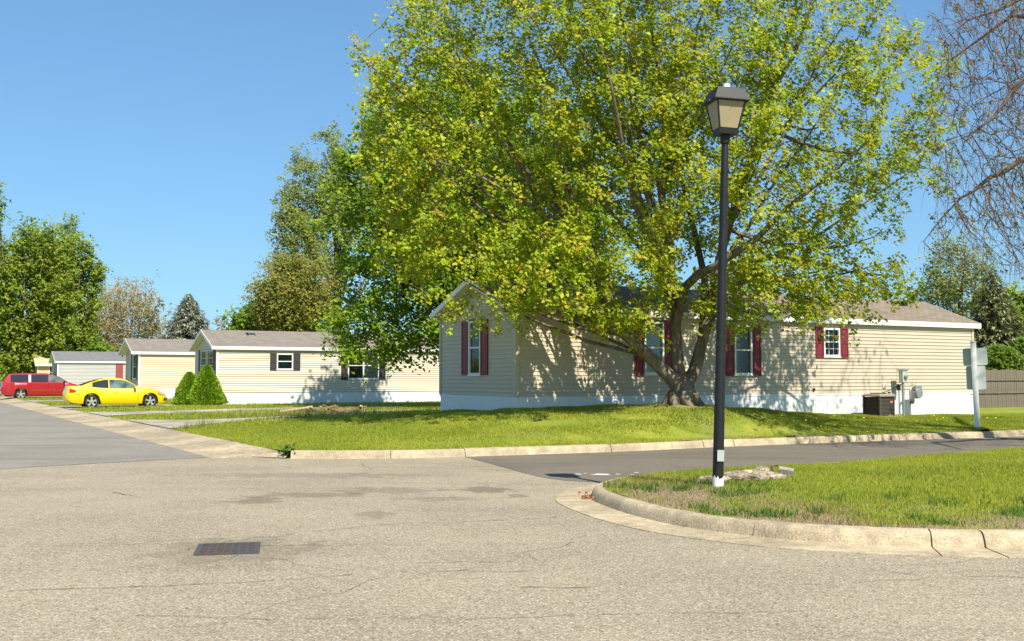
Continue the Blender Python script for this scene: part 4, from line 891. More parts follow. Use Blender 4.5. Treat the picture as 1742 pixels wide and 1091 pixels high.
# ------------------------------------------------------------------ trees
def grow(nodes, par, attract, D, infl, kill, iters, bias=(0, 0, 0), jit=.15, seed=1):
    r = np.random.default_rng(seed); N = np.array(nodes, float); par = list(par); A = np.array(attract); bias = np.array(bias)
    def near(Ns, base):
        bd = np.full(len(A), 1e9); bi = np.zeros(len(A), int)
        for s in range(0, len(Ns), 400):
            d = ((A[:, None, :] - Ns[None, s:s+400, :])**2).sum(2); k = d.argmin(1); m_ = d[np.arange(len(A)), k]; u = m_ < bd; bd[u] = m_[u]; bi[u] = base+s+k[u]
        return bd, bi
    bd, bi = near(N, 0); al = np.ones(len(A), bool); kids = np.zeros(len(N), int)
    for it in range(iters):
        act = al & (bd < infl*infl)
        if not act.any():
            if infl > 60: break
            infl *= 1.5; continue
        acc = np.zeros((len(N), 3)); d = A[act]-N[bi[act]]; d /= np.linalg.norm(d, axis=1)[:, None]+1e-9; np.add.at(acc, bi[act], d)
        idx = np.unique(bi[act]); idx = idx[kids[idx] < 3]
        if len(idx) == 0: break
        dirs = acc[idx]; dirs /= np.linalg.norm(dirs, axis=1)[:, None]+1e-9; dirs = dirs + bias + r.normal(0, jit, dirs.shape); dirs /= np.linalg.norm(dirs, axis=1)[:, None]
        new = N[idx]+dirs*D; b0 = len(N); N = np.vstack([N, new]); par += list(idx); kids[idx] += 1; kids = np.r_[kids, np.zeros(len(new), int)]
        nd, ni = near(new, b0); u = nd < bd; bd[u] = nd[u]; bi[u] = ni[u]; al &= bd > kill*kill
    return N, np.array(par)

def radii(N, par, tip, p=2.3, fixed=None):
    n = len(N); acc = np.zeros(n)
    for i in range(n-1, -1, -1):
        r = acc[i]**(1/p) if acc[i] > 0 else tip
        if fixed is not None and i < len(fixed): r = max(r, fixed[i]) if fixed[i] > 0 else r
        acc[i] = r
        if par[i] >= 0: acc[par[i]] += r**p if par[i] != i else 0
    return acc

def radii_fix(N, par, tip, p, fixed):
    n = len(N); s = np.zeros(n); R = np.zeros(n)
    for i in range(n-1, -1, -1):
        r = s[i]**(1/p) if s[i] > 0 else tip
        if i < len(fixed) and fixed[i] > 0: r = fixed[i]
        R[i] = r
        if par[i] >= 0: s[par[i]] += r**p
    return R

def branch_mesh(name, N, par, R, m, parent, thin=3, sides=None):
    kids = {}
    for i, p in enumerate(par):
        if p >= 0: kids.setdefault(int(p), []).append(i)
    mb = MB(); stack = [(int(i), None) for i in range(len(N)) if par[i] < 0]
    while stack:
        i, frm = stack.pop(); ch = [frm, i] if frm is not None else [i]
        while True:
            ks = kids.get(ch[-1], [])
            if not ks: break
            ks = sorted(ks, key=lambda k: -R[k])
            for k in ks[1:]: stack.append((k, ch[-1]))
            ch.append(ks[0])
        if len(ch) < 2: continue
        rs = [min(R[k], R[ch[1]]*1.05) if (j == 0 and frm is not None) else R[k] for j, k in enumerate(ch)]
        mx = max(rs); n = 10 if mx > .15 else 7 if mx > .06 else 5 if mx > .025 else 3
        mb.tube([N[k] for k in ch], rs, n)
    me = bpy.data.meshes.new(name); me.from_pydata(mb.v, [], mb.f); me.materials.append(m); me.polygons.foreach_set('use_smooth', [True]*len(me.polygons)); me.update()
    return link(name, me, parent)

def leaves(name, cen, size, cols, m, parent, up=.35, droop=0.0, aspect=.8, seed=5, fold=.25):
    r = np.random.default_rng(seed); n = len(cen)
    nz = r.normal(0, .58, (n, 3)); nz[:, 2] = np.abs(nz[:, 2])*.8+up; nz += np.array([.28, -.55, .25]); nz /= np.linalg.norm(nz, axis=1)[:, None]
    t = r.normal(0, 1, (n, 3)); t[:, 2] -= droop; t -= nz*(t*nz).sum(1)[:, None]; t /= np.linalg.norm(t, axis=1)[:, None]; b = np.cross(nz, t)
    s = (size*r.uniform(.6, 1.3, n))[:, None]; w = s*aspect*.5
    V = np.stack([cen, cen+t*s*.45+b*w+nz*s*fold*.5, cen+t*s, cen+t*s*.45-b*w+nz*s*fold*.5], 1).reshape(-1, 3)
    k = np.arange(n)*4; F = np.stack([np.c_[k, k+1, k+2], np.c_[k, k+2, k+3]], 1).reshape(-1, 3)
    return link(name, tri_mesh(name, V, F, m, np.repeat(cols, 4, 0)), parent)

def ell_pts(n, c, r, seed, shell=.45, low=-1.0):
    q = np.random.default_rng(seed); d = q.normal(0, 1, (n*2, 3)); d /= np.linalg.norm(d, axis=1)[:, None]; rad = q.random((n*2, 1))**shell
    P = d*rad; P = P[P[:, 2] > low][:n]; return P*np.array(r)+np.array(c)

def palette(n, cols, seed, w=None):
    r = np.random.default_rng(seed); c = np.array(cols)[r.choice(len(cols), n, p=w)]; return c*r.uniform(.75, 1.25, (n, 1))

def tree(name, label, cat, base, limbs, attract, D, kill, infl, leaf_n, leaf_size, cols, bark, tip=.006, p=2.35, spread=.25, leaf_r=.02, iters=90, bias=(0, 0, 0.05), group=None, seed=1, wcol=None, fixed=True, up=.35, droop=.3, jit=.15, aspect=.8, clump=6, tight=.3, smooth=2, twigs=0):
    """limbs: list of (parent_limb_index or -1, parent_point, [(x,y,z,r)...]) in world space"""
    nodes = []; par = []; fx = []; first = []
    for pl, pi, pts in limbs:
        P = np.array(pts, float); idx = []; prev = -1 if pl < 0 else first[pl][min(pi, len(first[pl])-1)]
        seq = [P[0]] if pl < 0 else []
        src = P if pl < 0 else np.vstack([np.r_[nodes[prev], P[0][3]], P])
        for a, b in zip(src[:-1], src[1:]):
            k = max(1, int(np.linalg.norm(b[:3]-a[:3])/D))
            for t in range(1, k+1): seq.append(a+(b-a)*t/k)
        for q in seq: nodes.append(q[:3]); par.append(prev); fx.append(q[3]); prev = len(nodes)-1; idx.append(prev)
        first.append(idx)
    N, pr = grow(nodes, par, attract, D, infl, kill, iters, bias, jit, seed)
    nf = len(fx)
    for _ in range(smooth):
        acc = np.zeros_like(N); ct = np.zeros(len(N)); m_ = pr >= 0; np.add.at(acc, pr[m_], N[m_]); np.add.at(ct, pr[m_], 1)
        tgt = np.where(ct[:, None] > 0, (N[np.maximum(pr, 0)]+acc/np.maximum(ct, 1)[:, None])/2, N); N[nf:] = N[nf:]*.45+tgt[nf:]*.55
    R = radii_fix(N, pr, tip, p, fx); r = np.random.default_rng(seed+50)
    root = empty(name, tuple(base)); tag(root, label, cat, group)
    off = np.array(base); L_ = N-off
    branch_mesh('trunk', L_, pr, R, bark, root)
    if twigs:
        cd = np.where((R < .016))[0]; mb = MB()
        for k in range(twigs):
            q = L_[cd[r.integers(len(cd))]]; a = r.uniform(0, 2*PI); l = r.uniform(.25, .8); h = r.uniform(.1, .5)*l; pts = [q]; dz = r.uniform(-.1, .25)
            for t in (.3, .6, 1.0): pts.append(q+np.array([math.cos(a)*h*t+r.normal(0, .02), math.sin(a)*h*t+r.normal(0, .02), dz*t*l-l*t*t*.9]))
            mb.tube(pts, [.0052, .0045, .0035, .002], 3)
        mb.build('twigs', bark, root)
    cand = np.where(R < leaf_r)[0]
    if leaf_n and len(cand):
        k = leaf_n/len(cand)/clump; cnt = r.poisson(k*(.3+1.4*r.random(len(cand)))); c = np.repeat(L_[cand], cnt, 0)
        c = c + r.normal(0, spread, c.shape)*np.array([1, 1, .75]); tc_ = palette(len(c), cols, seed, wcol); ln_ = r.poisson(clump, len(c))
        c = np.repeat(c, ln_, 0); c = c + r.normal(0, spread*tight, c.shape)*np.array([1, 1, 1.3]) - np.array([0, 0, spread*tight*.6])
        cl = np.repeat(tc_, ln_, 0)*r.uniform(.8, 1.2, (len(c), 1))
        leaves('crown', c, leaf_size, cl, M['leaf'], root, up=up, droop=droop, seed=seed, aspect=aspect)
    return root, N, R

D0 = 27.4
def px(x, y, d=0, r=0): Y = D0+d; return ((x-871)/1800*Y, Y, 1.6+(640-y)/1800*Y, r)
MC = [(.28, .38, .018), (.37, .445, .021), (.44, .465, .024), (.48, .43, .028), (.47, .34, .03)]
limbs = [(-1, 0, [px(1163, 705, 0, .47), px(1162, 690, 0, .40), px(1161, 675, 0, .34), px(1162, 660, 0, .31)]),
    (0, 99, [px(1138, 640, -.1, .185), px(1105, 608, -.3, .17), px(1068, 572, -.6, .15), px(1050, 545, -.7, .12), px(1035, 500, -.5, .095), px(1015, 445, -.3, .08), px(985, 392, 0, .068), px(923, 327, .4, .055), px(862, 235, .8, .05), px(805, 150, 1.2, .035), px(765, 60, 1.4, .02)]),
    (0, 99, [px(1152, 622, .1, .175), px(1150, 575, .15, .16), px(1148, 520, .2, .15), px(1142, 470, .3, .14), px(1131, 400, .5, .115), px(1128, 310, .8, .09), px(1142, 242, 1.0, .075), px(1163, 190, 1.0, .07), px(1165, 130, 1.2, .055), px(1146, 50, 1.5, .035), px(1140, -60, 1.8, .02)]),
    (0, 99, [px(1181, 632, .2, .175), px(1194, 585, .4, .155), px(1209, 520, .6, .145), px(1222, 455, .9, .125), px(1240, 390, 1.1, .11), px(1275, 280, 1.2, .09), px(1302, 206, 1.3, .075), px(1324, 140, 1.3, .07), px(1355, 93, 1.3, .055), px(1385, 14, 1.3, .035), px(1400, -90, 1.3, .02)]),
    (1, 5, [px(1020, 548, -1.0, .12), px(980, 540, -1.3, .10), px(920, 527, -1.8, .06), px(860, 530, -2.2, .03)]),
    (2, 4, [px(1165, 490, -.4, .12), px(1190, 466, -.8, .11), px(1220, 452, -1.2, .10), px(1290, 405, -1.8, .075), px(1345, 350, -2.2, .055), px(1410, 300, -2.6, .035), px(1480, 240, -3, .02)]),
    (2, 9, [px(1105, 380, -.4, .10), px(1075, 300, -1, .085), px(1050, 190, -1.4, .06), px(1030, 60, -1.6, .04), px(1010, -60, -1.8, .02)]),
    (3, 6, [px(1300, 436, 1.6, .09), px(1380, 445, 2.2, .065), px(1450, 462, 2.6, .04), px(1520, 470, 2.8, .02)]),
    (3, 4, [px(1200, 470, 2.0, .10), px(1180, 380, 3.4, .08), px(1150, 250, 4.6, .05), px(1130, 120, 5.2, .03)]),
    (2, 5, [px(1110, 420, -1.4, .10), px(1080, 340, -2.8, .08), px(1060, 240, -4, .05), px(1040, 130, -4.8, .03)]),
    (1, 8, [px(985, 420, -1.2, .07), px(900, 345, -2.0, .055), px(820, 300, -2.4, .035), px(740, 270, -2.6, .02)]),
    (1, 10, [px(930, 300, 1.6, .06), px(840, 310, 2.6, .04), px(760, 330, 3, .025)])]
c0 = (3.35, 27.5, 8.2)
_rf = random.Random(17)
def fan(src, k0, k1, n, x0, x1, y0, y1, d0, d1, r0):
    P = limbs[src][2]
    for i in range(n):
        k = _rf.randint(k0, k1); a = np.array(P[k][:3]); f = (i+.5)/n; e = np.array(px(x0+(x1-x0)*f+_rf.uniform(-25, 25), _rf.uniform(y0, y1), _rf.uniform(d0, d1))[:3]); pts = []
        for t in (.25, .5, .75, 1.0):
            q = a+(e-a)*t; q[2] -= math.sin(t*PI)*np.linalg.norm(e[:2]-a[:2])*.10; q[:3] += np.array([_rf.gauss(0, .10), _rf.gauss(0, .1), _rf.gauss(0, .08)]); pts.append((*q, r0*(1-t)**.8+.009))
        seg = [np.linalg.norm(np.array(P[j+1][:3])-np.array(P[j][:3])) for j in range(len(P)-1)]; lead = np.linalg.norm(np.array(P[0][:3])-np.array(limbs[0][2][-1][:3])) if src else 0
        idx = sum(max(1, int(s_/.25)) for s_ in seg[:k])+(max(1, int(lead/.25)) if src else 0)-1
        limbs.append((src, max(0, idx), pts))
fan(1, 2, 6, 11, 600, 960, -30, 330, -2.8, 2.8, .055)
fan(2, 2, 6, 12, 820, 1290, -140, 60, -3.2, 3.2, .060)
fan(3, 3, 6, 10, 1290, 1580, -60, 330, -3.0, 3.0, .055)
fan(1, 1, 4, 4, 700, 860, 360, 470, -2.5, 2.0, .045)
fan(3, 2, 4, 4, 1380, 1540, 380, 470, -2.5, 2.5, .045)
at = ell_pts(6800, c0, (7.3, 5.0, 6.7), 3, .5, -.84)
at = at[~((at[:, 1] < 25.6) & (at[:, 2] < 4.2+(25.6-at[:, 1])*.55))]
at = at[~((at[:, 2] < 4.9) & (((at[:, :2]-C0)@Gd) > 3.0))]
def clumpy(P, sc, thr, sd): return P[(vnoise(P[:, [0, 2]], sc, sd)*.5+vnoise(P[:, [1, 2]]+7.3, sc, sd+1)*.5+rng.normal(0, .05, len(P))) > thr]
at = clumpy(at, .8, .35, 71)
_v = (at[:, :2]-C0)@Gd; _q = at[:, 2]-(3.7-_v)*1.19
at = at[~((_v < 3.7) & (_q > .7) & (_q < 3.6) & (rng.random(len(at)) < .72))]
_yy = 640-(at[:, 2]-1.6)*1800/at[:, 1]; _xx = 871+at[:, 0]*1800/at[:, 1]   # keep the low left side of the crown off the gable
at = at[~((_xx < 930) & (_yy > 490) & (_xx > 700))]
extra = []
for (x0, x1, y0, y1, d0, d1, n) in [(740, 900, 520, 565, -3, -.5, 18), (850, 1000, 480, 540, -4, -1, 60), (1250, 1560, 460, 530, -3, 1.0, 150), (1350, 1490, 515, 572, -3, -.5, 28), (640, 760, 330, 480, -3, 3, 120), (615, 760, 90, 330, -2.5, 2.5, 260), (660, 820, -40, 120, -2.5, 2.5, 140), (1040, 1120, 515, 555, -3.5, -1.5, 25), (1440, 1640, 60, 300, -3, 2, 170), (770, 960, 410, 475, -4.2, -2.0, 50), (930, 1150, 430, 515, -4.0, -1.6, 110), (820, 1000, 400, 470, -4, 0, 120), (1250, 1420, 420, 500, -3, 0, 120)]:
    for _ in range(n): q = px(random.uniform(x0, x1), random.uniform(y0, y1), random.uniform(d0, d1)); extra.append(q[:3])
at = np.vstack([at, np.array(extra)])
bz = ZL(4.42, 27.4)
maple, Nn, Rr = tree('maple_tree', 'large yellow green maple with forked trunk before the tan home', 'tree', (4.42, 27.4, bz-.05), limbs, at, .25, .37, 2.1, 158000, .106, MC, M['bark'], tip=.0052, p=2.28, spread=.21, leaf_r=.0125, iters=130, seed=4, bias=(0, 0, .16), wcol=[.22, .38, .30, .08, .02], clump=11, tight=.30, droop=.9, up=.2, group=None)
# exposed root flare with stones of dead leaf round it
rf = MB()
for k in range(7):
    t = k*2*PI/7+.2; rf.tube([(0, 0, .34), (.26*math.cos(t), .26*math.sin(t), .15), (.44*math.cos(t+.2), .44*math.sin(t+.2), -.02), (.62*math.cos(t+.3), .62*math.sin(t+.3), -.18)], [.26, .2, .12, .05], 7)
rf.build('root_flare', M['bark'], maple, smooth=60)

# the darker maple behind the tan home
tb = np.array([-1.7, 46.5]); tz = ZL(*tb)
DC = [(.19, .30, .016), (.24, .36, .02), (.31, .42, .024), (.13, .20, .013)]
def simple_limbs(b, z0, h, r0, n, spread, seed, rise=.62, trunk=.3):
    r = random.Random(seed); L = [(-1, 0, [(b[0], b[1], z0-.2, r0*1.3), (b[0], b[1], z0+.4, r0), (b[0]+r.uniform(-.1, .1)*h*.1, b[1], z0+h*trunk, r0*.8), (b[0]+r.uniform(-.3, .3), b[1]+r.uniform(-.3, .3), z0+h*.6, r0*.5), (b[0]+r.uniform(-.5, .5), b[1]+r.uniform(-.5, .5), z0+h*.9, r0*.12)])]
    for k in range(n):
        a = 2*PI*k/n+r.uniform(-.3, .3); zz = z0+h*(trunk*.75+.3*k/n); e = spread*r.uniform(.55, .9)
        L.append((0, int((zz-z0)/.5)+1 if False else 99, []))
        L[-1] = (0, max(2, int(round((zz-z0+.2)/SD))), [(b[0]+e*.45*math.cos(a), b[1]+e*.45*math.sin(a), zz+h*.12, r0*.35), (b[0]+e*math.cos(a), b[1]+e*math.sin(a), zz+h*.12+e*rise, r0*.08)])
    return L
SD = .45
at = ell_pts(2600, (tb[0], tb[1], 8.6), (6.7, 4.6, 6.9), 8, .45, -.93)
at = at[~((at[:, 2] < 5.4) & (((at[:, :2]-C0)@Gd) < 9.0))]
ex = [((x-871)/1800*46+0, 46+d, 1.6+(640-y)/1800*46) for x, y, d in [(random.uniform(560, 700), random.uniform(520, 612), random.uniform(-1.5, 3)) for _ in range(220)]]
tree('maple_tree', 'dark green maple between the tan home and the cream home', 'tree', (tb[0], tb[1], tz), simple_limbs(tb, tz, 14, .32, 11, 6.5, 2), np.vstack([at, ex]), SD, .62, 3.0, 82000, .19, DC, M['bark_dark'], tip=.010, spread=.32, leaf_r=.03, seed=6, wcol=[.35, .35, .2, .1], clump=7, tight=.4, droop=.6)

# bare weeping tree at the right edge
bt = np.array([15.2, 22.4]); bzz = ZI(*bt)
def bx_(x, y, Y, r): return ((x-871)/1800*Y, Y, 1.6+(640-y)/1800*Y, r)
bl = [(-1, 0, [(15.2, 22.4, bzz-.2, .42), (15.2, 22.4, bzz+.5, .34), (15.3, 22.4, 3.2, .3), (15.1, 22.5, 5.5, .24), (15.0, 22.4, 8, .16), (14.9, 22.3, 11, .07)]),
      (0, 32, [bx_(1850, 245, 22.6, .11), bx_(1790, 262, 22.9, .085), bx_(1742, 270, 23, .07), bx_(1715, 290, 23.1, .058), bx_(1690, 300, 23.2, .047), bx_(1660, 325, 23.3, .036), bx_(1640, 335, 23.4, .028), bx_(1605, 372, 23.6, .014), bx_(1575, 410, 23.7, .008)]),
      (0, 43, [bx_(1840, 60, 22.4, .09), bx_(1780, 115, 22.2, .06), bx_(1742, 140, 22.2, .05), bx_(1700, 195, 22.2, .035), bx_(1660, 225, 22.2, .02), bx_(1615, 245, 22.2, .009)]),
      (0, 52, [bx_(1830, -60, 23, .08), bx_(1765, -20, 24, .05), bx_(1720, 5, 24, .036), bx_(1660, 25, 24.3, .02), bx_(1620, 60, 24.5, .01)]),
      (0, 38, [(16.5, 21.2, 8, .13), (18.5, 19.8, 9.5, .07), (20.5, 18.4, 9, .03)]), (0, 43, [(16.2, 24, 9, .12), (17.8, 26, 10.4, .06), (19.2, 27.6, 9.4, .03)]), (0, 37, [(14.6, 20.6, 8, .11), (13.6, 18.6, 9.2, .06), (13, 17, 8.4, .03)]), (0, 48, [(13.9, 24.4, 9.8, .1), (12.5, 26, 10.6, .05), (11.4, 27, 9.8, .02)])]
at = ell_pts(1700, (15.2, 22.4, 9.6), (7.0, 7.0, 5.2), 12, .4, -.7)
ex = []
for _ in range(4200): ex.append(bx_(random.triangular(1575, 1800, 1800), random.uniform(-40, 385) if random.random() < .8 else random.uniform(300, 470), random.uniform(20.5, 25.5), 0)[:3])
ex = np.array(ex); xx = 871+1800*ex[:, 0]/ex[:, 1]; yy = 640-1800*(ex[:, 2]-1.6)/ex[:, 1]; ex = ex[yy < 470-(1790-xx)*.12]
tree('bare_tree', 'nearly leafless drooping tree at the right edge of the view', 'tree', (15.2, 22.4, bzz), bl, np.vstack([at, ex]), .16, .165, 1.4, 11000, .06, [(.18, .2, .03), (.25, .2, .04), (.3, .16, .04)], mat('purplish_bark', (.20, .15, .125), .95, col2=(.11, .08, .07), scale=6, spec=.1), tip=.0050, p=2.6, spread=.06, leaf_r=.0075, iters=170, bias=(0, 0, -.5), seed=9, jit=.14, smooth=4, twigs=3200)

# trees behind the homes
def far_tree(x, d, top, half, bottom, label, cols, seed, n_leaf, size, bark, D=.9, nat=700, kill=1.2, shell=.45, spread=.5, name='deciduous_tree', trunk=.25, spr=None, limbs=9, tip=.02, up=.35, rise=.8, fb=(0, 0, .05), clmp=0.0, cols_n=0, group='trees behind the homes', off=(0, 0), leaf_r=.06, lean=0):
    global SD; SD = D
    X = (x-871)/1800*d; b = np.array([X, d]); zt = 1.6+(640-top)/1800*d; zb = 1.6+(640-bottom)/1800*d; r = half*d/1800; h = zt
    at = ell_pts(nat, (X, d, (zt+zb)/2), (r, r*.9, (zt-zb)/2), seed, shell)
    at[:, 0] += lean*(at[:, 2]-zb)/(zt-zb)
    at += (vnoise(at[:, :2]*1.0+at[:, 2:]*.7, .35, seed)-.5)[:, None]*np.array([r*.5, 0, r*.5])
    if cols_n:
        rr = np.random.default_rng(seed+9); q = []
        for k in range(cols_n):
            a = 2*PI*k/cols_n*1.618*2; e = r*.74*math.sqrt((k+.5)/cols_n); hz = (zt-zb)*(1-.38*(e/r)**1.5)*rr.uniform(.86, 1.04); q.append(ell_pts(nat//cols_n, (X+e*math.cos(a), d+e*math.sin(a)*.8, zb+hz*.52), (r*.27, r*.27, hz*.5), seed+k, .5))
        at = np.vstack(q)
    if clmp: at = at[(vnoise(at[:, [0, 2]]*np.array([1, .35]), 3.2/r, seed+3)*.5+vnoise(at[:, [1, 2]]*np.array([1, .35]), 3.2/r, seed+4)*.5) > clmp]
    z0 = 0.0
    return tree(name, label, 'tree', (X, d, z0), simple_limbs(b, z0, h*.92, max(.14, h*.018), limbs, r, seed, rise, trunk), at, D, kill, D*8, n_leaf, size, cols, bark, tip=tip, spread=spread, leaf_r=leaf_r, seed=seed, up=up, group=group, iters=80, bias=fb)
FG = [(.23, .32, .03), (.29, .37, .04), (.36, .42, .05), (.16, .23, .022)]
far_tree(35, 122, 352, 95, 655, 'tall green tree at the left edge behind the ochre home', FG, 21, 42000, .32, M['bark'], nat=2900, D=.8, kill=1.0, limbs=13, rise=2.6, fb=(0, 0, .55), cols_n=13, trunk=.12)
far_tree(112, 132, 362, 62, 640, 'tall green tree behind the grey home roof', FG, 22, 32000, .32, M['bark'], nat=2500, D=.8, kill=1.0, limbs=13, rise=2.6, fb=(0, 0, .55), cols_n=13, trunk=.12)
far_tree(-85, 118, 450, 80, 650, 'green tree mostly cut off by the left edge', FG, 23, 16000, .42, M['bark'], nat=800)
TAN = [(.36, .28, .10), (.38, .29, .13), (.29, .27, .055), (.40, .32, .18)]
far_tree(222, 150, 470, 62, 640, 'tan budding tree left of the blue spruce', TAN, 24, 9000, .27, M['bark_pale'], nat=2600, D=.7, kill=.8, spread=.6, limbs=12, tip=.035, rise=2.2, trunk=.12, leaf_r=.09)
far_tree(178, 155, 485, 45, 640, 'tan budding tree partly hidden by the tall green tree', TAN, 25, 5000, .27, M['bark_pale'], nat=1500, D=.7, kill=.8, spread=.6, tip=.035, rise=2.0, trunk=.12, leaf_r=.09)
far_tree(262, 146, 500, 32, 640, 'thin pale barked tree beside the blue spruce', [(.28, .25, .14), (.22, .22, .09)], 26, 1500, .35, M['bark_pale'], nat=600, D=.8, kill=.9, tip=.04, rise=1.8, trunk=.15, leaf_r=.09)
far_tree(372, 140, 540, 22, 620, 'small bare budding tree right of the blue spruce', [(.28, .22, .12), (.22, .18, .09)], 36, 1200, .35, M['bark_pale'], nat=300, tip=.03)
far_tree(172, 125, 572, 26, 640, 'round bright green small tree above the grey roof', [(.14, .24, .02), (.19, .29, .026)], 27, 5500, .4, M['bark_dark'], nat=300)
far_tree(575, 88, 222, 92, 470, 'tall feathery tree with sparse leaves behind the dark maple', [(.27, .32, .06), (.33, .36, .085), (.22, .26, .055)], 28, 20000, .2, M['bark_dark'], nat=2200, D=.6, kill=.8, spread=.36, tip=.022, rise=.9, clmp=.42, limbs=11, lean=-1.2, trunk=.35, leaf_r=.05)
far_tree(510, 84, 330, 55, 520, 'feathery lower tree left of the tallest feathery one', [(.27, .32, .06), (.33, .36, .085), (.22, .26, .055)], 38, 11000, .2, M['bark_dark'], nat=900, D=.6, kill=.85, spread=.36, tip=.02, rise=.9, clmp=.4, limbs=9, trunk=.35, leaf_r=.05)
far_tree(500, 76, 432, 78, 610, 'olive brown dense tree over the cream home roof', [(.27, .30, .04), (.32, .32, .055), (.21, .25, .035), (.34, .27, .075)], 29, 30000, .19, M['bark_dark'], nat=1100, D=.6, kill=.8, spread=.4, tip=.018, limbs=12, trunk=.15)
far_tree(425, 80, 525, 32, 610, 'small bright green tree at the cream roof ridge', [(.17, .27, .016), (.23, .33, .022)], 30, 7000, .3, M['bark_dark'], nat=350, D=.6, kill=.8)
far_tree(1638, 80, 392, 68, 610, 'pale green upright tree behind the right end of the tan home', [(.30, .34, .085), (.37, .39, .11), (.24, .27, .07)], 31, 12000, .2, M['bark'], nat=1200, D=.6, kill=.8, spread=.4, tip=.022, rise=2.4, trunk=.12, limbs=10, leaf_r=.05, fb=(0, 0, .4), clmp=.38)
far_tree(1735, 92, 480, 55, 640, 'green tree behind the brown spruce at the right', FG, 32, 9000, .34, M['bark_dark'], nat=700)
far_tree(1560, 95, 488, 40, 620, 'sparse pale tree over the right roof end', [(.26, .3, .09), (.3, .32, .11)], 33, 3000, .26, M['bark'], nat=500, D=.7, tip=.025)
far_tree(960, 76, 400, 110, 640, 'green tree behind the tan home seen through the maple', FG, 34, 14000, .32, M['bark_dark'], nat=900)
far_tree(1240, 85, 440, 90, 640, 'green tree behind the tan home right of the lamp', FG, 35, 10000, .34, M['bark_dark'], nat=700)
far_tree(1455, 90, 500, 60, 640, 'low green tree behind the tan home roof', FG, 37, 6000, .32, M['bark_dark'], nat=500)

def spruce(x, d, top, half, label, cols, seed, n_b, zbase=0.3, group='spruce trees'):
    r = np.random.default_rng(seed); X = (x-871)/1800*d; zt = 1.6+(640-top)/1800*d; R0 = half*d/1800
    root = empty('spruce_tree', (X, d, 0)); tag(root, label, 'spruce', group)
    a = MB(); a.tube([(0, 0, -.2), (0, 0, zt*.5), (0, 0, zt)], [.2, .12, .015], 7); a.build('trunk', M['bark_dark'], root)
    C_, Tn, S_ = [], [], []
    for k in range(n_b):
        f = (k+.5)/n_b; z = zbase+(zt-zbase)*f**.92; L_ = R0*(1-f)**.82*r.uniform(.78, 1.12)+.15; an = k*2.399+r.uniform(-.3, .3); m_ = max(10, int(L_*34))
        t = r.random(m_)**.6; dr = -.25*L_*t**1.2+.18*L_*t**3
        px_ = np.cos(an)*L_*t; py_ = np.sin(an)*L_*t; side = r.normal(0, .16, m_)*(.25+t*(1.2-t))*L_*.8
        C_.append(np.c_[px_-np.sin(an)*side, py_+np.cos(an)*side, z+dr+r.normal(0, .05, m_)]); o = np.c_[np.full(m_, math.cos(an)), np.full(m_, math.sin(an)), np.full(m_, -.25)]+r.normal(0, .45, (m_, 3)); Tn.append(o)
    C_ = np.vstack(C_); T_ = np.vstack(Tn); T_ /= np.linalg.norm(T_, axis=1)[:, None]; n = len(C_); s = (r.uniform(.25, .5, n)*(1.15-.6*C_[:, 2]/zt))[:, None]*(R0/2.6)**.5; sd_ = np.cross(T_, np.c_[np.zeros(n), np.zeros(n), np.ones(n)]); sd_ /= np.linalg.norm(sd_, axis=1)[:, None]+1e-6
    w = s*.2; V = np.stack([C_-sd_*w, C_+sd_*w, C_+T_*s], 1).reshape(-1, 3); F = np.arange(3*n).reshape(-1, 3)
    link('crown', tri_mesh('crown', V, F, M['needle'], np.repeat(palette(n, cols, seed), 3, 0)), root); return root
spruce(320, 112, 500, 84, 'blue grey spruce behind the peach home roof', [(.33, .38, .28), (.42, .46, .36), (.2, .23, .16), (.42, .34, .2)], 41, 420)
spruce(1692, 62, 460, 78, 'brownish green spruce above the board fence', [(.25, .26, .11), (.33, .32, .15), (.15, .17, .07)], 42, 420)

def leaf_shrub(name, label, cat, x, d, y0, half, hgt, cols, seed, n, size, cone=True, group=None, z0=None, pos=None):
    r = np.random.default_rng(seed); X, Yd = pos if pos else ((x-871)/1800*d, d); z = ZL(X, Yd) if z0 is None else z0
    root = empty(name, (X, Yd, z)); tag(root, label, cat, group)
    a = MB(); a.tube([(0, 0, -.1), (0, 0, hgt*.5), (0, 0, hgt*.85)], [.06, .04, .01], 6); a.tube([(0, 0, .1), (half*.5, 0, hgt*.5)], [.03, .01], 5); a.tube([(0, 0, .1), (-half*.5, .1, hgt*.5)], [.03, .01], 5); a.build('stem', M['bark_dark'], root)
    f = r.random(n)**(1.35 if cone else 1); an = r.uniform(0, 2*PI, n)
    if cone: rad = half*np.minimum(np.sqrt(np.clip(f/.06, 0, 1)), 1)*(1-f)**.66+.03
    else: rad = half*np.sqrt(np.clip(1-(2*f-1)**2, 0, 1))
    P = np.c_[np.cos(an), np.sin(an), np.zeros(n)]*rad[:, None]; lump = .86+.3*vnoise(np.c_[an*2.2, f*hgt*2.4], 1.0, seed)
    P *= (lump*r.random(n)**.22)[:, None]; P[:, 2] = f*hgt
    if cone:
        m_ = r.normal(0, .35, (n, 3)); T_ = np.c_[np.cos(an)*.8, np.sin(an)*.8, np.full(n, .75)]+m_; T_ /= np.linalg.norm(T_, axis=1)[:, None]; sd_ = np.cross(T_, r.normal(0, 1, (n, 3))); sd_ /= np.linalg.norm(sd_, axis=1)[:, None]; s = size*r.uniform(.6, 1.3, (n, 1))
        V = np.stack([P-sd_*s*.35, P+sd_*s*.35, P+T_*s], 1).reshape(-1, 3); link('foliage', tri_mesh('foliage', V, np.arange(3*n).reshape(-1, 3), M['needle'], np.repeat(palette(n, cols, seed), 3, 0)), root)
    else: leaves('foliage', P, size, palette(n, cols, seed), M['leaf'], root, seed=seed)
    return root
AC_ = [(.22, .36, .016), (.28, .43, .02), (.15, .25, .015)]
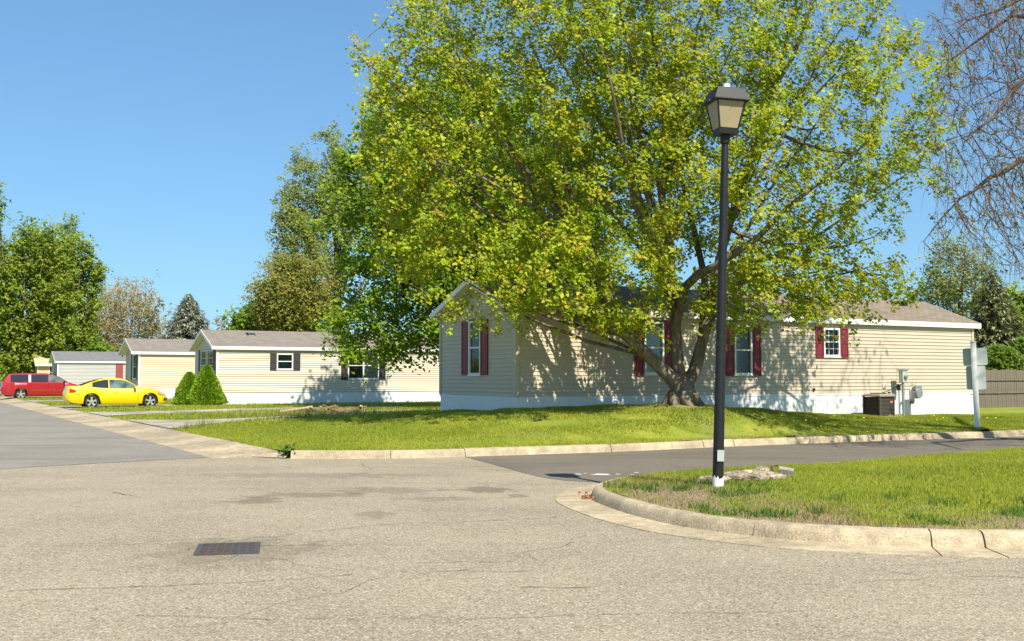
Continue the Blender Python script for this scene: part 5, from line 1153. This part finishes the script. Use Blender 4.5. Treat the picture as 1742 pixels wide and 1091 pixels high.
leaf_shrub('cone_shrub', 'larger clipped cone shrub at the corner of the cream home', 'shrub', 0, 0, 0, .97, 1.98, AC_, 51, 26000, .085, pos=tuple(UV(6.75, 33.55)), group='clipped cone shrubs')
leaf_shrub('cone_shrub', 'smaller cone shrub tucked behind the larger one', 'shrub', 0, 0, 0, .8, 1.65, AC_, 52, 17000, .085, pos=tuple(UV(6.2, 34.9)), group='clipped cone shrubs')
leaf_shrub('lilac_bush', 'bright green leafy bush behind the board fence', 'bush', 1700, 50, 0, 1.25, 2.7, [(.16, .26, .02), (.22, .32, .028), (.11, .18, .016)], 53, 7000, .16, cone=False, z0=.3)
leaf_shrub('lilac_bush', 'taller green bush at the right edge behind the fence', 'bush', 1765, 51, 0, 1.5, 3.3, [(.16, .26, .02), (.22, .32, .028), (.11, .18, .016)], 54, 8000, .16, cone=False, z0=.3)
# weed in the kerb corner crack, dry leaves in the gutter
wd = empty('weed', (-4.36, 20.78, .08)); tag(wd, 'small green weed in the crack at the kerb corner', 'weed')
P = rng.normal(0, .07, (90, 3))*np.array([1, 1, .6])+np.array([0, 0, .07]); leaves('foliage', P, .08, palette(90, [(.09, .16, .02), (.14, .2, .03)], 3), M['leaf'], wd)
P = np.c_[rng.normal(.98, .05, 26), rng.normal(13.9, .16, 26), np.full(26, .03)+rng.random(26)*.02]; o = leaves('dry_leaves', P, .06, palette(26, [(.42, .2, .07), (.3, .14, .05)], 4), M['leaf'], None); tag(o, 'dry orange leaves gathered at the tip of the kerb', 'dry leaves', kind='stuff')
# far tree line closing the horizon
n = 26000; ang = rng.uniform(-1.15, 1.15, n); dist = rng.uniform(235, 262, n); hh = 6.5*(.45+.9*vnoise(np.c_[ang*30, ang*0], 1, 77))
P = np.c_[np.sin(ang)*dist, np.cos(ang)*dist, rng.random(n)**.8*hh]; o = leaves('far_woods', P, 1.5, palette(n, FG + TAN[:2], 78), M['leaf'], None, seed=79); tag(o, 'low far band of woods along the horizon', 'woods', kind='stuff')
